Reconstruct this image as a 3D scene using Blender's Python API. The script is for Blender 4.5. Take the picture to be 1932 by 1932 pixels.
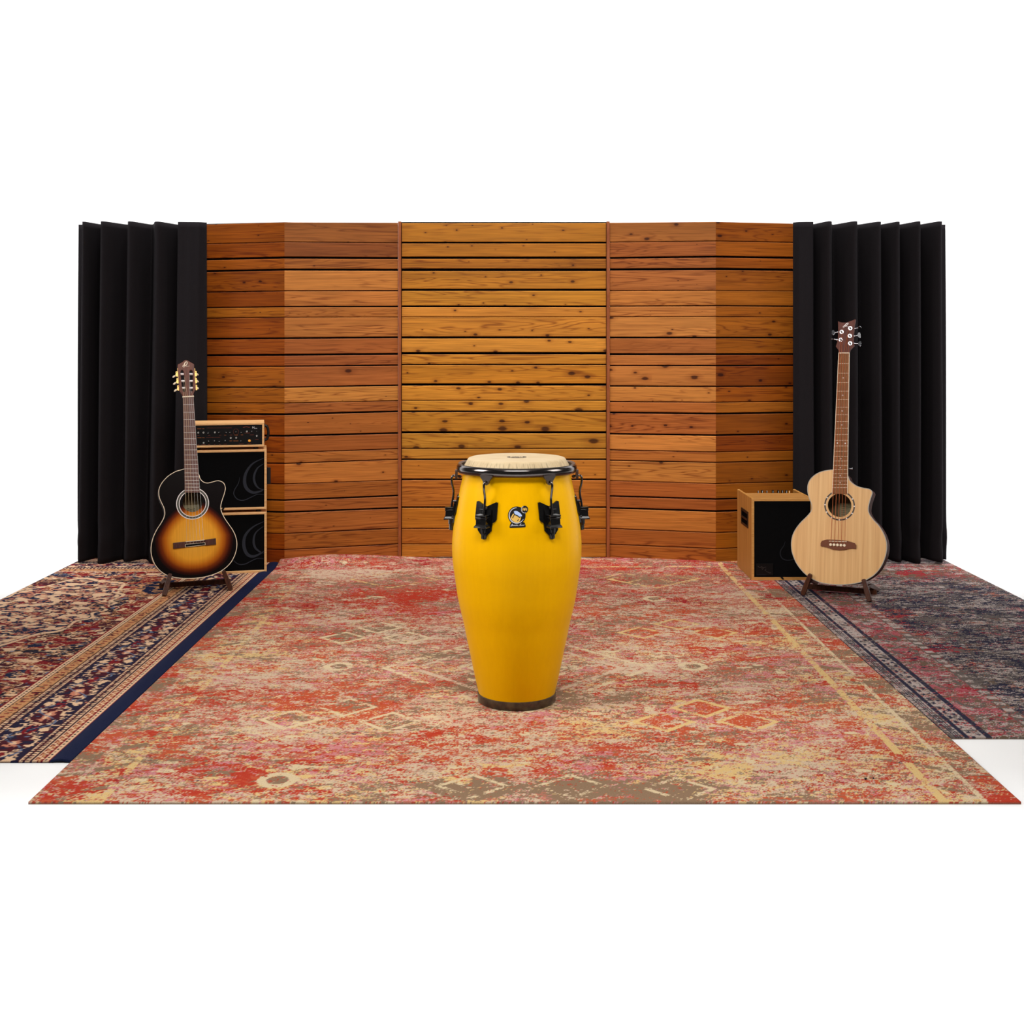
import bpy, bmesh, math, random
import numpy as np
from mathutils import Vector, Matrix
from mathutils.geometry import tessellate_polygon

for o in list(bpy.data.objects):
    bpy.data.objects.remove(o)
S = bpy.context.scene
C = S.collection
PI = math.pi
R = math.radians
random.seed(4)

# ------------------------------------------------------------------ camera
F, CX, HY, CH = 2235.0, 966.0, 650.0, 1.114      # focal length (px), principal column, horizon row, lens height (m)
cd = bpy.data.cameras.new('camera')
cam = bpy.data.objects.new('camera', cd)
C.objects.link(cam)
cam.location = (0, 0, CH)
cam.rotation_euler = (PI / 2, 0, 0)
cd.sensor_fit = 'HORIZONTAL'
cd.sensor_width = 36.0
cd.lens = F / 1932 * 36.0
cd.shift_y = -(966 - HY) / 1932
cd.clip_start = 0.05
cd.clip_end = 60
S.camera = cam

# ------------------------------------------------------------------ world, lamps, exposure
w = bpy.data.worlds.new('studio_ambient_fill')
S.world = w
w.use_nodes = True
bg = w.node_tree.nodes['Background']
bg.inputs[0].default_value = (1.0, 0.985, 0.96, 1)
bg.inputs[1].default_value = 0.10  # weak even fill from all sides, added; no daylight source

def area(name, loc, target, sx, sy, power, col=(1, 0.97, 0.93), spread=180):
    l = bpy.data.lights.new(name, 'AREA')
    l.shape = 'RECTANGLE'
    l.size, l.size_y, l.energy, l.color = sx, sy, power, col
    l.spread = R(spread)
    o = bpy.data.objects.new(name, l)
    C.objects.link(o)
    o.location = loc
    d = Vector(target) - Vector(loc)
    o.rotation_euler = d.to_track_quat('-Z', 'Y').to_euler()
    return o
area('ceiling_softbox', (0.0, 3.5, 3.2), (0.0, 4.4, 0.0), 2.4, 1.6, 7)
area('front_softbox', (0.0, 1.8, 2.95), (0.0, 6.1, 0.05), 1.8, 0.8, 31, spread=95)
area('left_softbox', (-2.5, 3.1, 1.9), (-0.1, 3.8, 0.5), 1.0, 1.4, 12, spread=70)
area('right_softbox', (2.5, 3.3, 1.9), (0.1, 3.8, 0.5), 1.0, 1.4, 7, spread=70)
area('upper_wall_wash', (0, 5.2, 5.0), (0, 6.6, 2.5), 6.5, 0.5, 120, (1, 1, 1), 64)  # unseen washes from here on, added to lift studio walls and floor to white
area('left_wall_wash', (-3.6, 5.3, 2.2), (-2.9, 6.6, 0.9), 0.4, 2.4, 30, (1, 1, 1), 120)
area('right_wall_wash', (3.6, 5.3, 2.2), (2.9, 6.6, 0.9), 0.4, 2.4, 30, (1, 1, 1), 120)
area('floor_wash', (0, 2.05, 2.5), (0, 2.05, 0.0), 6.0, 0.5, 39, (1, 1, 1), 50)
S.view_settings.view_transform = 'Standard'
S.view_settings.look = 'None'
S.view_settings.gamma = 1.0
S.view_settings.use_curve_mapping = False
S.view_settings.exposure = 0.0

# ------------------------------------------------------------------ helpers
def lin(c):
    f = lambda v: v / 12.92 if v <= 0.04045 else ((v + 0.055) / 1.055) ** 2.4
    return tuple(f(v / 255.0) for v in c)
def lin4(c):
    return lin(c) + (1.0,)
def P(x, y, d):
    """point seen at photo column x, row y, at distance d along the view axis"""
    return Vector(((x - CX) * d / F, d, CH + (HY - y) * d / F))
def floor_pt(x, y):
    return P(x, y, F * CH / (y - HY))

def thing(name, label, cat, loc=(0, 0, 0), rot=None, group=None):
    o = bpy.data.objects.new(name, None)
    o.empty_display_size = 0.05
    C.objects.link(o)
    o.location = loc
    if rot is not None:
        o.rotation_euler = rot
    o['label'] = label
    o['category'] = cat
    if group:
        o['group'] = group
    return o
def tag(o, label, cat, group=None, kind=None):
    o['label'] = label
    o['category'] = cat
    if group: o['group'] = group
    if kind: o['kind'] = kind
    return o
def structure(o, label=None):
    o['kind'] = 'structure'
    if label: o['label'] = label
    return o

class MB:
    """collects faces and links them as ONE mesh object"""
    def __init__(s):
        s.v, s.f = [], []
    def add(s, vs, fs):
        n = len(s.v)
        s.v += [tuple(p) for p in vs]
        s.f += [tuple(i + n for i in f) for f in fs]
        return s
    def box(s, x0, x1, y0, y1, z0, z1):
        vs = [(x, y, z) for z in (z0, z1) for y in (y0, y1) for x in (x0, x1)]
        return s.add(vs, [(0, 2, 3, 1), (4, 5, 7, 6), (0, 1, 5, 4), (2, 6, 7, 3), (0, 4, 6, 2), (1, 3, 7, 5)])
    def hexa(s, a, b):
        """two quads (same order) joined into a solid"""
        return s.add(list(a) + list(b), [(0, 3, 2, 1), (4, 5, 6, 7)] + [(i, (i + 1) % 4, 4 + (i + 1) % 4, 4 + i) for i in range(4)])
    def prism(s, outer, w0, w1, holes=(), put=lambda u, v, w: (u, v, w)):
        loops = [list(outer)] + [list(h) for h in holes]
        flat = [p for l in loops for p in l]
        tris = tessellate_polygon([[Vector((p[0], p[1], 0)) for p in l] for l in loops])
        n = len(flat)
        vs = [put(p[0], p[1], w1) for p in flat] + [put(p[0], p[1], w0) for p in flat]
        fs = [tuple(t) for t in tris] + [tuple(i + n for i in reversed(t)) for t in tris]
        k = 0
        for l in loops:
            m = len(l)
            for i in range(m):
                a, b = k + i, k + (i + 1) % m
                fs.append((a, b, b + n, a + n))
            k += m
        return s.add(vs, fs)
    def tube(s, pts, r, seg=10, cap=True):
        pts = [Vector(p) for p in pts]
        rs = r if isinstance(r, (list, tuple)) else [r] * len(pts)
        up = None
        rings = []
        for i, p in enumerate(pts):
            a = pts[max(i - 1, 0)]; b = pts[min(i + 1, len(pts) - 1)]
            t = (b - a).normalized()
            if up is None:
                up = t.orthogonal().normalized()
            up = (up - t * up.dot(t)).normalized()
            sd = t.cross(up)
            rings.append([p + (up * math.cos(2 * PI * k / seg) + sd * math.sin(2 * PI * k / seg)) * rs[i] for k in range(seg)])
        vs = [q for rg in rings for q in rg]
        fs = []
        for i in range(len(pts) - 1):
            for k in range(seg):
                k2 = (k + 1) % seg
                fs.append((i * seg + k, i * seg + k2, (i + 1) * seg + k2, (i + 1) * seg + k))
        if cap:
            fs.append(tuple(range(seg - 1, -1, -1)))
            fs.append(tuple(range((len(pts) - 1) * seg, len(pts) * seg)))
        return s.add(vs, fs)
    def lathe(s, prof, seg=96, closed=False, axis=lambda x, y, z: (x, y, z), c=(0, 0)):
        vs, fs = [], []
        for (r, z) in prof:
            for k in range(seg):
                a = 2 * PI * k / seg
                vs.append(axis(c[0] + r * math.cos(a), c[1] + r * math.sin(a), z))
        n = len(prof)
        for i in range(n if closed else n - 1):
            j = (i + 1) % n
            for k in range(seg):
                k2 = (k + 1) % seg
                fs.append((i * seg + k, i * seg + k2, j * seg + k2, j * seg + k))
        if not closed:
            fs.append(tuple(range(seg - 1, -1, -1)))
            fs.append(tuple(range((n - 1) * seg, n * seg)))
        return s.add(vs, fs)
    def strip(s, pts, widths, w0, w1):
        """flat ribbon in the u-v plane with varying width, as a thin solid"""
        n = len(pts)
        L, Rr = [], []
        for i in range(n):
            a = pts[max(i - 1, 0)]; b = pts[min(i + 1, n - 1)]
            dx, dy = b[0] - a[0], b[1] - a[1]
            l = math.hypot(dx, dy) or 1
            nx, ny = -dy / l * widths[i] / 2, dx / l * widths[i] / 2
            L.append((pts[i][0] + nx, pts[i][1] + ny)); Rr.append((pts[i][0] - nx, pts[i][1] - ny))
        for i in range(n - 1):
            q = [L[i], Rr[i], Rr[i + 1], L[i + 1]]
            s.hexa([(p[0], p[1], w0) for p in q], [(p[0], p[1], w1) for p in q])
        return s
    def build(s, name, mat, parent=None, smooth=False, bevel=0, seg=2, angle=40):
        me = bpy.data.meshes.new(name)
        bm = bmesh.new()
        vs = [bm.verts.new(p) for p in s.v]
        for f in s.f:
            try:
                bm.faces.new([vs[i] for i in f])
            except ValueError:
                pass
        bmesh.ops.recalc_face_normals(bm, faces=bm.faces)
        if smooth:
            for f in bm.faces: f.smooth = True
            for e in bm.edges:
                if len(e.link_faces) == 2 and e.calc_face_angle(0) > R(angle):
                    e.smooth = False
        bm.to_mesh(me); bm.free()
        me.materials.append(mat)
        o = bpy.data.objects.new(name, me)
        C.objects.link(o)
        if parent: o.parent = parent
        if bevel:
            m = o.modifiers.new('bevel', 'BEVEL')
            m.width = bevel; m.segments = seg; m.limit_method = 'ANGLE'; m.angle_limit = R(35)
        return o

def spline(pts, n=8, closed=False):
    """Catmull-Rom through 2-D or 3-D points"""
    pts = [tuple(p) for p in pts]
    m = len(pts); out = []
    for i in range(m if closed else m - 1):
        if closed:
            p0, p1, p2, p3 = pts[i - 1], pts[i], pts[(i + 1) % m], pts[(i + 2) % m]
        else:
            p0, p1, p2, p3 = pts[max(i - 1, 0)], pts[i], pts[i + 1], pts[min(i + 2, m - 1)]
        for k in range(n):
            t = k / n
            out.append(tuple(0.5 * (2 * b + (c - a) * t + (2 * a - 5 * b + 4 * c - d) * t * t + (3 * b - a - 3 * c + d) * t ** 3)
                             for a, b, c, d in zip(p0, p1, p2, p3)))
    if not closed: out.append(pts[-1])
    return out
def circle(cx, cy, r, n=48, ry=None):
    ry = ry or r
    return [(cx + r * math.cos(2 * PI * k / n), cy + ry * math.sin(2 * PI * k / n)) for k in range(n)]
def inset(loop, d):
    """offset a closed loop inwards by d"""
    n = len(loop)
    ar = sum(loop[i][0] * loop[(i + 1) % n][1] - loop[(i + 1) % n][0] * loop[i][1] for i in range(n))
    sg = 1 if ar > 0 else -1
    out = []
    for i in range(n):
        a, b = loop[i - 1], loop[(i + 1) % n]
        dx, dy = b[0] - a[0], b[1] - a[1]
        l = math.hypot(dx, dy) or 1
        out.append((loop[i][0] - dy / l * d * sg, loop[i][1] + dx / l * d * sg))
    return out

class Frame:
    """a tilted plane at its real place: O origin, U right, V up along it, N towards the room"""
    def __init__(s, O, yaw, lean=0.0):
        h = Vector((math.sin(yaw), -math.cos(yaw), 0)); z = Vector((0, 0, 1))
        s.O = Vector(O)
        s.V = z * math.cos(lean) - h * math.sin(lean)
        s.N = h * math.cos(lean) + z * math.sin(lean)
        s.U = s.V.cross(s.N)
    def px(s, x, y, w=0.0):
        r = Vector(((x - CX) / F, 1, (HY - y) / F)); c = Vector((0, 0, CH))
        o = s.O + s.N * w
        p = c + r * ((o - c).dot(s.N) / r.dot(s.N)) - s.O
        return (p.dot(s.U), p.dot(s.V))
    def euler(s):
        m = Matrix((s.U, s.V, s.N)).transposed()
        return m.to_euler()

# ------------------------------------------------------------------ materials
def nodes(name):
    m = bpy.data.materials.new(name)
    m.use_nodes = True
    nt = m.node_tree
    return m, nt, nt.nodes['Principled BSDF']
def N(nt, t, **kw):
    n = nt.nodes.new(t)
    for k, v in kw.items():
        if k.startswith('i_'):
            n.inputs[k[2:].replace('_', ' ')].default_value = v
        else:
            setattr(n, k, v)
    return n
def math_node(nt, op, a, b=None, clamp=False):
    n = nt.nodes.new('ShaderNodeMath'); n.operation = op; n.use_clamp = clamp
    for i, x in enumerate((a, b)):
        if x is None: continue
        if isinstance(x, (int, float)): n.inputs[i].default_value = x
        else: nt.links.new(x, n.inputs[i])
    return n.outputs[0]
def ramp(nt, fac, stops):
    r = nt.nodes.new('ShaderNodeValToRGB')
    el = r.color_ramp.elements
    while len(el) < len(stops): el.new(0.5)
    for e, (p, c) in zip(el, stops):
        e.position = p
        e.color = c if len(c) == 4 else tuple(c) + (1,)
    nt.links.new(fac, r.inputs[0])
    return r.outputs[0]
def mix(nt, fac, a, b, mode='MIX'):
    n = nt.nodes.new('ShaderNodeMix'); n.data_type = 'RGBA'; n.blend_type = mode
    for sock, x in ((n.inputs[0], fac), (n.inputs[6], a), (n.inputs[7], b)):
        if isinstance(x, (int, float)): sock.default_value = x
        elif isinstance(x, tuple): sock.default_value = x if len(x) == 4 else x + (1,)
        else: nt.links.new(x, sock)
    return n.outputs[2]
def coords(nt, scale=(1, 1, 1), out='Object'):
    tc = nt.nodes.new('ShaderNodeTexCoord'); mp = nt.nodes.new('ShaderNodeMapping')
    mp.inputs['Scale'].default_value = scale
    nt.links.new(tc.outputs[out], mp.inputs[0])
    return mp.outputs[0]
def noise(nt, vec, scale, detail=3, rough=0.55, dist=0.0):
    n = nt.nodes.new('ShaderNodeTexNoise')
    n.inputs['Scale'].default_value = scale; n.inputs['Detail'].default_value = detail
    n.inputs['Roughness'].default_value = rough; n.inputs['Distortion'].default_value = dist
    nt.links.new(vec, n.inputs['Vector'])
    return n.outputs[0]
def bump(nt, bsdf, h, strength=0.3, dist=0.002):
    b = nt.nodes.new('ShaderNodeBump'); b.inputs['Strength'].default_value = strength; b.inputs['Distance'].default_value = dist
    nt.links.new(h, b.inputs['Height']); nt.links.new(b.outputs[0], bsdf.inputs['Normal'])

def plain(name, col, rough=0.5, metal=0.0, coat=0.0, var=0.06, vscale=60, spec=0.5, bmp=0.0):
    """one colour with a faint procedural mottling"""
    m, nt, b = nodes(name)
    v = coords(nt)
    n = noise(nt, v, vscale, 2)
    c = lin(col)
    lo = tuple(x * (1 - var) for x in c); hi = tuple(min(1, x * (1 + var)) for x in c)
    nt.links.new(ramp(nt, n, [(0.3, lo), (0.7, hi)]), b.inputs['Base Color'])
    b.inputs['Roughness'].default_value = rough
    b.inputs['Metallic'].default_value = metal
    b.inputs['Coat Weight'].default_value = coat
    b.inputs['Coat Roughness'].default_value = 0.06
    b.inputs['Specular IOR Level'].default_value = spec
    if bmp: bump(nt, b, n, bmp, 0.001)
    return m
def wood(name, light, dark, scale=(14, 2, 14), rough=0.45, coat=0.0, detail=4, axis_dist=1.2, stripes=0.0, spec=0.2):
    """grain runs along the axis with the smallest scale"""
    m, nt, b = nodes(name)
    v = coords(nt, scale)
    n = noise(nt, v, 4.0, detail, 0.6, axis_dist)
    n2 = noise(nt, v, 22.0, 2)
    f = math_node(nt, 'ADD', math_node(nt, 'MULTIPLY', n, 0.75), math_node(nt, 'MULTIPLY', n2, 0.25))
    nt.links.new(ramp(nt, f, [(0.36, lin(dark)), (0.62, lin(light))]), b.inputs['Base Color'])
    b.inputs['Roughness'].default_value = rough
    b.inputs['Coat Weight'].default_value = coat
    b.inputs['Coat Roughness'].default_value = 0.05
    b.inputs['Specular IOR Level'].default_value = spec
    return m

M = {}
M['black_gloss'] = plain('black_gloss', (9, 8, 8), 0.15, 0, 0.0, spec=0.5)
M['black_plastic'] = plain('black_plastic', (15, 14, 14), 0.42, spec=0.3)
M['black_chrome'] = plain('black_chrome', (92, 86, 84), 0.14, 1.0)
M['gunmetal'] = plain('gunmetal', (84, 76, 73), 0.30, 0.6)
M['chrome'] = plain('chrome', (168, 168, 172), 0.16, 1.0)
M['gold'] = plain('gold', (176, 142, 84), 0.35, 0.9)
M['cream'] = plain('cream', (236, 214, 184), 0.4)
M['pearl'] = plain('pearl', (236, 226, 222), 0.3)
M['bone'] = plain('bone', (240, 222, 192), 0.4)
M['steel'] = plain('steel', (205, 200, 194), 0.3, 0.9)
M['nylon'] = plain('nylon', (205, 180, 140), 0.4)
M['bronze'] = plain('bronze', (190, 100, 58), 0.35, 0.5)
M['white_paint'] = plain('white_paint', (246, 246, 246), 0.9, var=0.01, vscale=3, spec=0.1)
M['white_floor'] = plain('white_floor', (246, 246, 246), 0.8, var=0.01, vscale=3, spec=0.1)
M['backing'] = plain('black_backing', (6, 6, 7), 0.95, spec=0.02)
M['grille'] = plain('grille_cloth', (9, 9, 10), 0.95, var=0.5, vscale=900, spec=0.06)
M['stand_wood'] = wood('stand_wood', (82, 44, 26), (50, 25, 15), (30, 30, 6), 0.5)
# ------------------------------------------------------------------ the setting
FZ = -0.006                                       # the studio floor lies one rug's thickness below the pile
structure(MB().box(-6, 6, 0.4, 6.62, FZ - 0.1, FZ).build('floor', M['white_floor']))
structure(MB().box(-6, 6, 6.60, 6.70, FZ, 5.2).build('wall_back', M['white_paint']))

# --- slatted timber wall: three panels of horizontal boards over a black backing
def plank_mat():
    m, nt, b = nodes('timber_planks')
    at = N(nt, 'ShaderNodeAttribute', attribute_name='tone')
    gr = N(nt, 'ShaderNodeAttribute', attribute_name='grain')
    mp = nt.nodes.new('ShaderNodeMapping'); mp.inputs['Scale'].default_value = (.75, 13, 7.1)
    nt.links.new(gr.outputs['Vector'], mp.inputs[0])
    low = noise(nt, mp.outputs[0], 1.3, 3, 0.5, 0.6)
    # cathedral figure: bands of a slowly bent field
    rings = math_node(nt, 'SINE', math_node(nt, 'MULTIPLY', low, 78))
    rings = math_node(nt, 'ADD', math_node(nt, 'MULTIPLY', rings, 0.5), 0.5)
    sharp = math_node(nt, 'POWER', rings, 5.0)
    amt = ramp(nt, noise(nt, mp.outputs[0], 0.7, 1), [(0.38, (0.18,) * 3), (0.62, (0.95,) * 3)])
    sharp = math_node(nt, 'MULTIPLY', sharp, amt)
    mp2 = nt.nodes.new('ShaderNodeMapping'); mp2.inputs['Scale'].default_value = (2.2, 95, 5.3)
    nt.links.new(gr.outputs['Vector'], mp2.inputs[0])
    fine = noise(nt, mp2.outputs[0], 2.0, 3, 0.6)
    # knots: sparse dark eyes
    mp3 = nt.nodes.new('ShaderNodeMapping'); mp3.inputs['Scale'].default_value = (7.0, 13.0, 3.7)
    nt.links.new(gr.outputs['Vector'], mp3.inputs[0])
    vo = nt.nodes.new('ShaderNodeTexVoronoi'); vo.voronoi_dimensions = '2D'; vo.inputs['Scale'].default_value = 1.0
    nt.links.new(mp3.outputs[0], vo.inputs['Vector'])
    sep = nt.nodes.new('ShaderNodeSeparateColor'); nt.links.new(vo.outputs['Color'], sep.inputs[0])
    warp = math_node(nt, 'ADD', vo.outputs['Distance'], math_node(nt, 'MULTIPLY', math_node(nt, 'SUBTRACT', fine, 0.5), 0.12))
    kr = math_node(nt, 'MULTIPLY', at.outputs['Alpha'], math_node(nt, 'ADD', math_node(nt, 'MULTIPLY', sep.outputs[1], 0.10), 0.04))
    kr = math_node(nt, 'MAXIMUM', kr, 0.0004)
    eye = math_node(nt, 'SUBTRACT', 1.0, math_node(nt, 'DIVIDE', warp, kr), True)
    eye = math_node(nt, 'MULTIPLY', eye, 2.2, True)
    halo = math_node(nt, 'SUBTRACT', 1.0, math_node(nt, 'DIVIDE', warp, math_node(nt, 'MULTIPLY', kr, 2.6)), True)
    pick = math_node(nt, 'GREATER_THAN', sep.outputs[0], 0.45)
    eye = math_node(nt, 'MULTIPLY', eye, pick); halo = math_node(nt, 'MULTIPLY', halo, pick)
    c = at.outputs['Color']
    shade = ramp(nt, fine, [(0.3, (0.74, 0.71, 0.66)), (0.7, (1.20, 1.18, 1.14))])
    c = mix(nt, 1.0, c, shade, 'MULTIPLY')
    blot = ramp(nt, noise(nt, mp.outputs[0], 0.9, 2), [(0.3, (0.84, 0.82, 0.78)), (0.7, (1.14, 1.13, 1.12))])
    c = mix(nt, 1.0, c, blot, 'MULTIPLY')
    c = mix(nt, sharp, c, mix(nt, 1.0, c, (0.50, 0.38, 0.34), 'MULTIPLY'))
    c = mix(nt, math_node(nt, 'MULTIPLY', halo, 0.65), c, mix(nt, 1.0, c, (0.50, 0.34, 0.26), 'MULTIPLY'))
    c = mix(nt, math_node(nt, 'MULTIPLY', eye, 0.9), c, mix(nt, 1.0, c, (0.16, 0.11, 0.10), 'MULTIPLY'))
    nt.links.new(c, b.inputs['Base Color'])
    b.inputs['Roughness'].default_value = 0.5
    b.inputs['Specular IOR Level'].default_value = 0.15
    bump(nt, b, fine, 0.12, 0.001)
    return m
M['planks'] = plank_mat()

class Boards:
    def __init__(s): s.gain = (1, 1, 1); s.v, s.f, s.tone, s.grain = [], [], [], []
    def board(s, tl, tr, bl, br, back, col, knots, bid, s0=0.0, bev=0.0022):
        """tl..br: front corners; back: vector into the wall; slightly eased long edges"""
        up_l = (tl - bl).normalized(); up_r = (tr - br).normalized()
        e = back.normalized() * bev
        L = (tr - tl).length
        prof = []
        for (t, b, u, sx) in ((tl, bl, up_l, s0), (tr, br, up_r, s0 + L)):
            h = (t - b).length
            prof.append([(t + back, h, sx), (t + e, h, sx), (t - u * bev, h - bev, sx), (b + u * bev, bev, sx), (b + e, 0, sx), (b + back, 0, sx)])
        n = len(s.v)
        for pr in prof:
            for p, tt, sx in pr:
                s.v.append(tuple(p)); s.tone.append(tuple(x * g for x, g in zip(lin(col), s.gain)) + (knots,)); s.grain.append((sx + bid * 3.17, tt + bid * 0.37, bid * 1.0))
        for i in range(5):
            s.f.append((n + i, n + i + 1, n + 6 + i + 1, n + 6 + i))
        s.f.append(tuple(n + i for i in range(5, -1, -1))); s.f.append(tuple(n + 6 + i for i in range(6)))
    def build(s, name, parent=None):
        me = bpy.data.meshes.new(name)
        me.from_pydata(s.v, [], s.f)
        a = me.attributes.new('tone', 'FLOAT_COLOR', 'POINT'); a.data.foreach_set('color', np.array(s.tone, np.float32).ravel())
        g = me.attributes.new('grain', 'FLOAT_VECTOR', 'POINT'); g.data.foreach_set('vector', np.array(s.grain, np.float32).ravel())
        bm = bmesh.new(); bm.from_mesh(me); bmesh.ops.recalc_face_normals(bm, faces=bm.faces); bm.to_mesh(me); bm.free()
        me.materials.append(M['planks'])
        o = bpy.data.objects.new(name, me); C.objects.link(o)
        if parent: o.parent = parent
        return o

DC, DF, DO = 6.18, 6.035, 6.125                   # distances: centre panel, the two folds, the outer ends
a_ = lambda c: 410 + c * 0.22257
b_ = lambda c: 800 + c * 0.20704
center = [(50,208),(222,333),(352,434),(456,606),(624,748),(762,842),(848,1010),(1028,1142),(1162,1243),(1254,1408),(1428,1548),(1555,1638),(1652,1814)]
center = [(a_(p), a_(q)) for p, q in center] + [(b_(p), b_(q)) for p, q in
         [(86,219),(227,316),(328,498),(513,752),(766,948),(956,1090),(1096,1212)]]
ccol = [(165,102,36),(162,98,33),(155,92,31),(168,105,40),(178,115,46),(188,119,60),(185,117,55),(192,125,62),(188,121,51),(180,113,43),
        (190,123,55),(190,126,56),(182,119,49),(181,122,55),(182,120,58),(178,109,53),(175,102,51),(171,102,42),(166,94,43),(175,106,51)]
cknot = [.5,.5,.5,.7,.6,.8,.7,1.0,.9,1.2,.9,1.5,1.6,1.6,1.0,.5,.1,.2,.1,.2]
wc = Boards(); wc.gain = (1.05, 1.12, .60)
bk = Vector((0, 0.02, 0))
for i, ((t, b), c) in enumerate(zip(center, ccol)):
    wc.board(P(758.3, t, DC), P(1143.3, t, DC), P(758.3, b, DC), P(1143.3, b, DC), bk, c, cknot[i], i)
o = structure(wc.build('wall_center'), 'centre panel of knotty honey-coloured horizontal boards')
top_z = P(0, 418.3, DC).z
MB().box(P(756, 0, DC).x, P(1146, 0, DC).x, DC + 0.016, DC + 0.05, 0.004, top_z).build('backing', M['backing'], o)

# left and right wings: (inner end row, fold row) of each gap's upper and lower lip
def rows(up, lo, fu, fl): return [(fu(a), fu(b), fu(c), fu(d)) for a, b, c, d in up] + [(fl(a), fl(b), fl(c), fl(d)) for a, b, c, d in lo]
gl = rows([(38,46,38,42),(214,219,206,211),(338,355,332,350),(437,455,435,452),(618,628,620,628),(750,762,753,762),(843,849,844,850),(1010,1025,1018,1032),
           (1150,1166,1158,1175),(1248,1258,1258,1268),(1418,1430,1436,1446),(1552,1558,1572,1578),(1638,1652,1663,1679)],
          [(75,90,100,117),(222,230,258,264),(318,326,356,365),(508,513,544,550),(645,660,688,702),(758,772,796,812),(945,953,996,1003),(1088,1096,1142,1149),(1226,1232,1262,1268)], a_, b_)
gr_ = rows([(38,46,32,38),(208,214,198,204),(338,352,325,342),(434,452,428,447),(618,626,617,622),(750,758,745,755),(840,847,840,845),(1012,1027,1013,1027),
            (1153,1170,1153,1168),(1253,1262,1252,1262),(1425,1436,1430,1440),(1558,1568,1565,1572),(1648,1662,1657,1672)],
           [(82,97,95,110),(232,240,252,258),(327,336,346,355),(513,518,541,547),(650,663,678,692),(757,772,788,804),(948,956,988,994),(1092,1100,1134,1140),(1226,1232,1262,1268)], a_, b_)
lcol = [(132,72,34),(124,63,30),(148,81,36),(170,101,53),(170,98,51),(168,96,48),(170,99,53),(147,77,40),(144,74,40),(147,78,42),(175,108,56),
        (152,82,43),(150,82,40),(144,76,38),(152,86,43),(166,96,49),(151,82,38),(149,80,41),(147,80,40),(147,80,35),(143,75,35)]
rcol = [(145,82,41),(144,75,38),(144,76,38),(152,84,46),(172,101,53),(172,101,55),(173,105,58),(151,82,43),(160,91,49),(172,101,55),(180,109,58),
        (166,90,46),(159,84,43),(178,106,56),(166,93,46),(178,108,56),(152,78,38),(152,78,38),(165,95,46),(152,80,37),(152,80,35)]
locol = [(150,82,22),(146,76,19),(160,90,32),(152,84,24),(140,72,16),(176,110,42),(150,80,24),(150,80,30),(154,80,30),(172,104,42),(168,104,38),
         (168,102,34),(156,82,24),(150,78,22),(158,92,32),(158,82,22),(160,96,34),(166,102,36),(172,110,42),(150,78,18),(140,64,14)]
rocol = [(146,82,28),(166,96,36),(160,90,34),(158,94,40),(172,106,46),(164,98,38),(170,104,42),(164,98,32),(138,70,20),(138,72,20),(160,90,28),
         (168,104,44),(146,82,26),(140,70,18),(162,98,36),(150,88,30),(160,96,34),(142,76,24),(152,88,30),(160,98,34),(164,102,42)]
lkn = [.3,.1,.4,.9,.1,.1,.1,0,0,1.2,.1,.1,.2,.1,.6,.9,0,.5,.2,0,0]
rkn = [.9,.2,.1,.3,0,.2,1.1,0,.1,1.2,.5,.1,.7,.1,.3,1.0,0,0,0,.1,0]
def wing(name, label, gaps, icol, ocol, kn, xi, xf, xo, top_o, side):
    w_ = Boards()
    pi0, pf0, po0 = P(xi, 0, DC), P(xf, 0, DF), P(xo, 0, DO)
    n_in = Vector((pf0.y - pi0.y, -(pf0.x - pi0.x), 0)); n_in = n_in if n_in.y > 0 else -n_in
    n_out = Vector((po0.y - pf0.y, -(po0.x - pf0.x), 0)); n_out = n_out if n_out.y > 0 else -n_out
    n_in = n_in.normalized() * 0.02; n_out = n_out.normalized() * 0.02
    f0, f1, o0, o1 = top_o
    om = lambda r: o0 + (r - f0) * (o1 - o0) / (f1 - f0)
    for i in range(len(gaps) - 1):
        (_, t_in, _, t_f), (b_in, _, b_f, _) = gaps[i], gaps[i + 1]
        if b_f > 1061: b_in, b_f = 1053.8, 1062.5
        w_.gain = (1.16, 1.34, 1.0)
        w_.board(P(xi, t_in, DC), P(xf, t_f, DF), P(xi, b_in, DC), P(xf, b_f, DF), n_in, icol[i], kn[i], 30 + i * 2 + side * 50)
        w_.gain = (.80, .70, .32)  # outer facets: same timber, their dimmer light put into the board colour
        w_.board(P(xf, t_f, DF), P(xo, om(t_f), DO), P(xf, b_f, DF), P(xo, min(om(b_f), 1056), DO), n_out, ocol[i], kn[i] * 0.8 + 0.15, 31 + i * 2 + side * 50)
    o = structure(w_.build(name), label)
    z1 = P(0, 418.5, DF).z
    mb = MB()
    for (p, q, n) in ((pi0, pf0, n_in), (pf0, po0, n_out)):
        p_, q_ = p + n * 0.8, q + n * 0.8
        mb.hexa([(p_.x, p_.y, .004), (q_.x, q_.y, .004), (q_.x, q_.y, z1), (p_.x, p_.y, z1)],
                [(p_.x, p_.y + 0.03, .004), (q_.x, q_.y + 0.03, .004), (q_.x, q_.y + 0.03, z1), (p_.x, p_.y + 0.03, z1)])
    mb.build('backing', M['backing'], o)
    return o
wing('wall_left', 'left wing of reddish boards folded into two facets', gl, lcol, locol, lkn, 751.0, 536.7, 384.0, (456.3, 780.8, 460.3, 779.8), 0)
wing('wall_right', 'right wing of reddish boards folded into two facets', gr_, rcol, rocol, rkn, 1150.3, 1350.6, 1503.0, (454.0, 821.5, 456.9, 818.8), 1)

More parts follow.
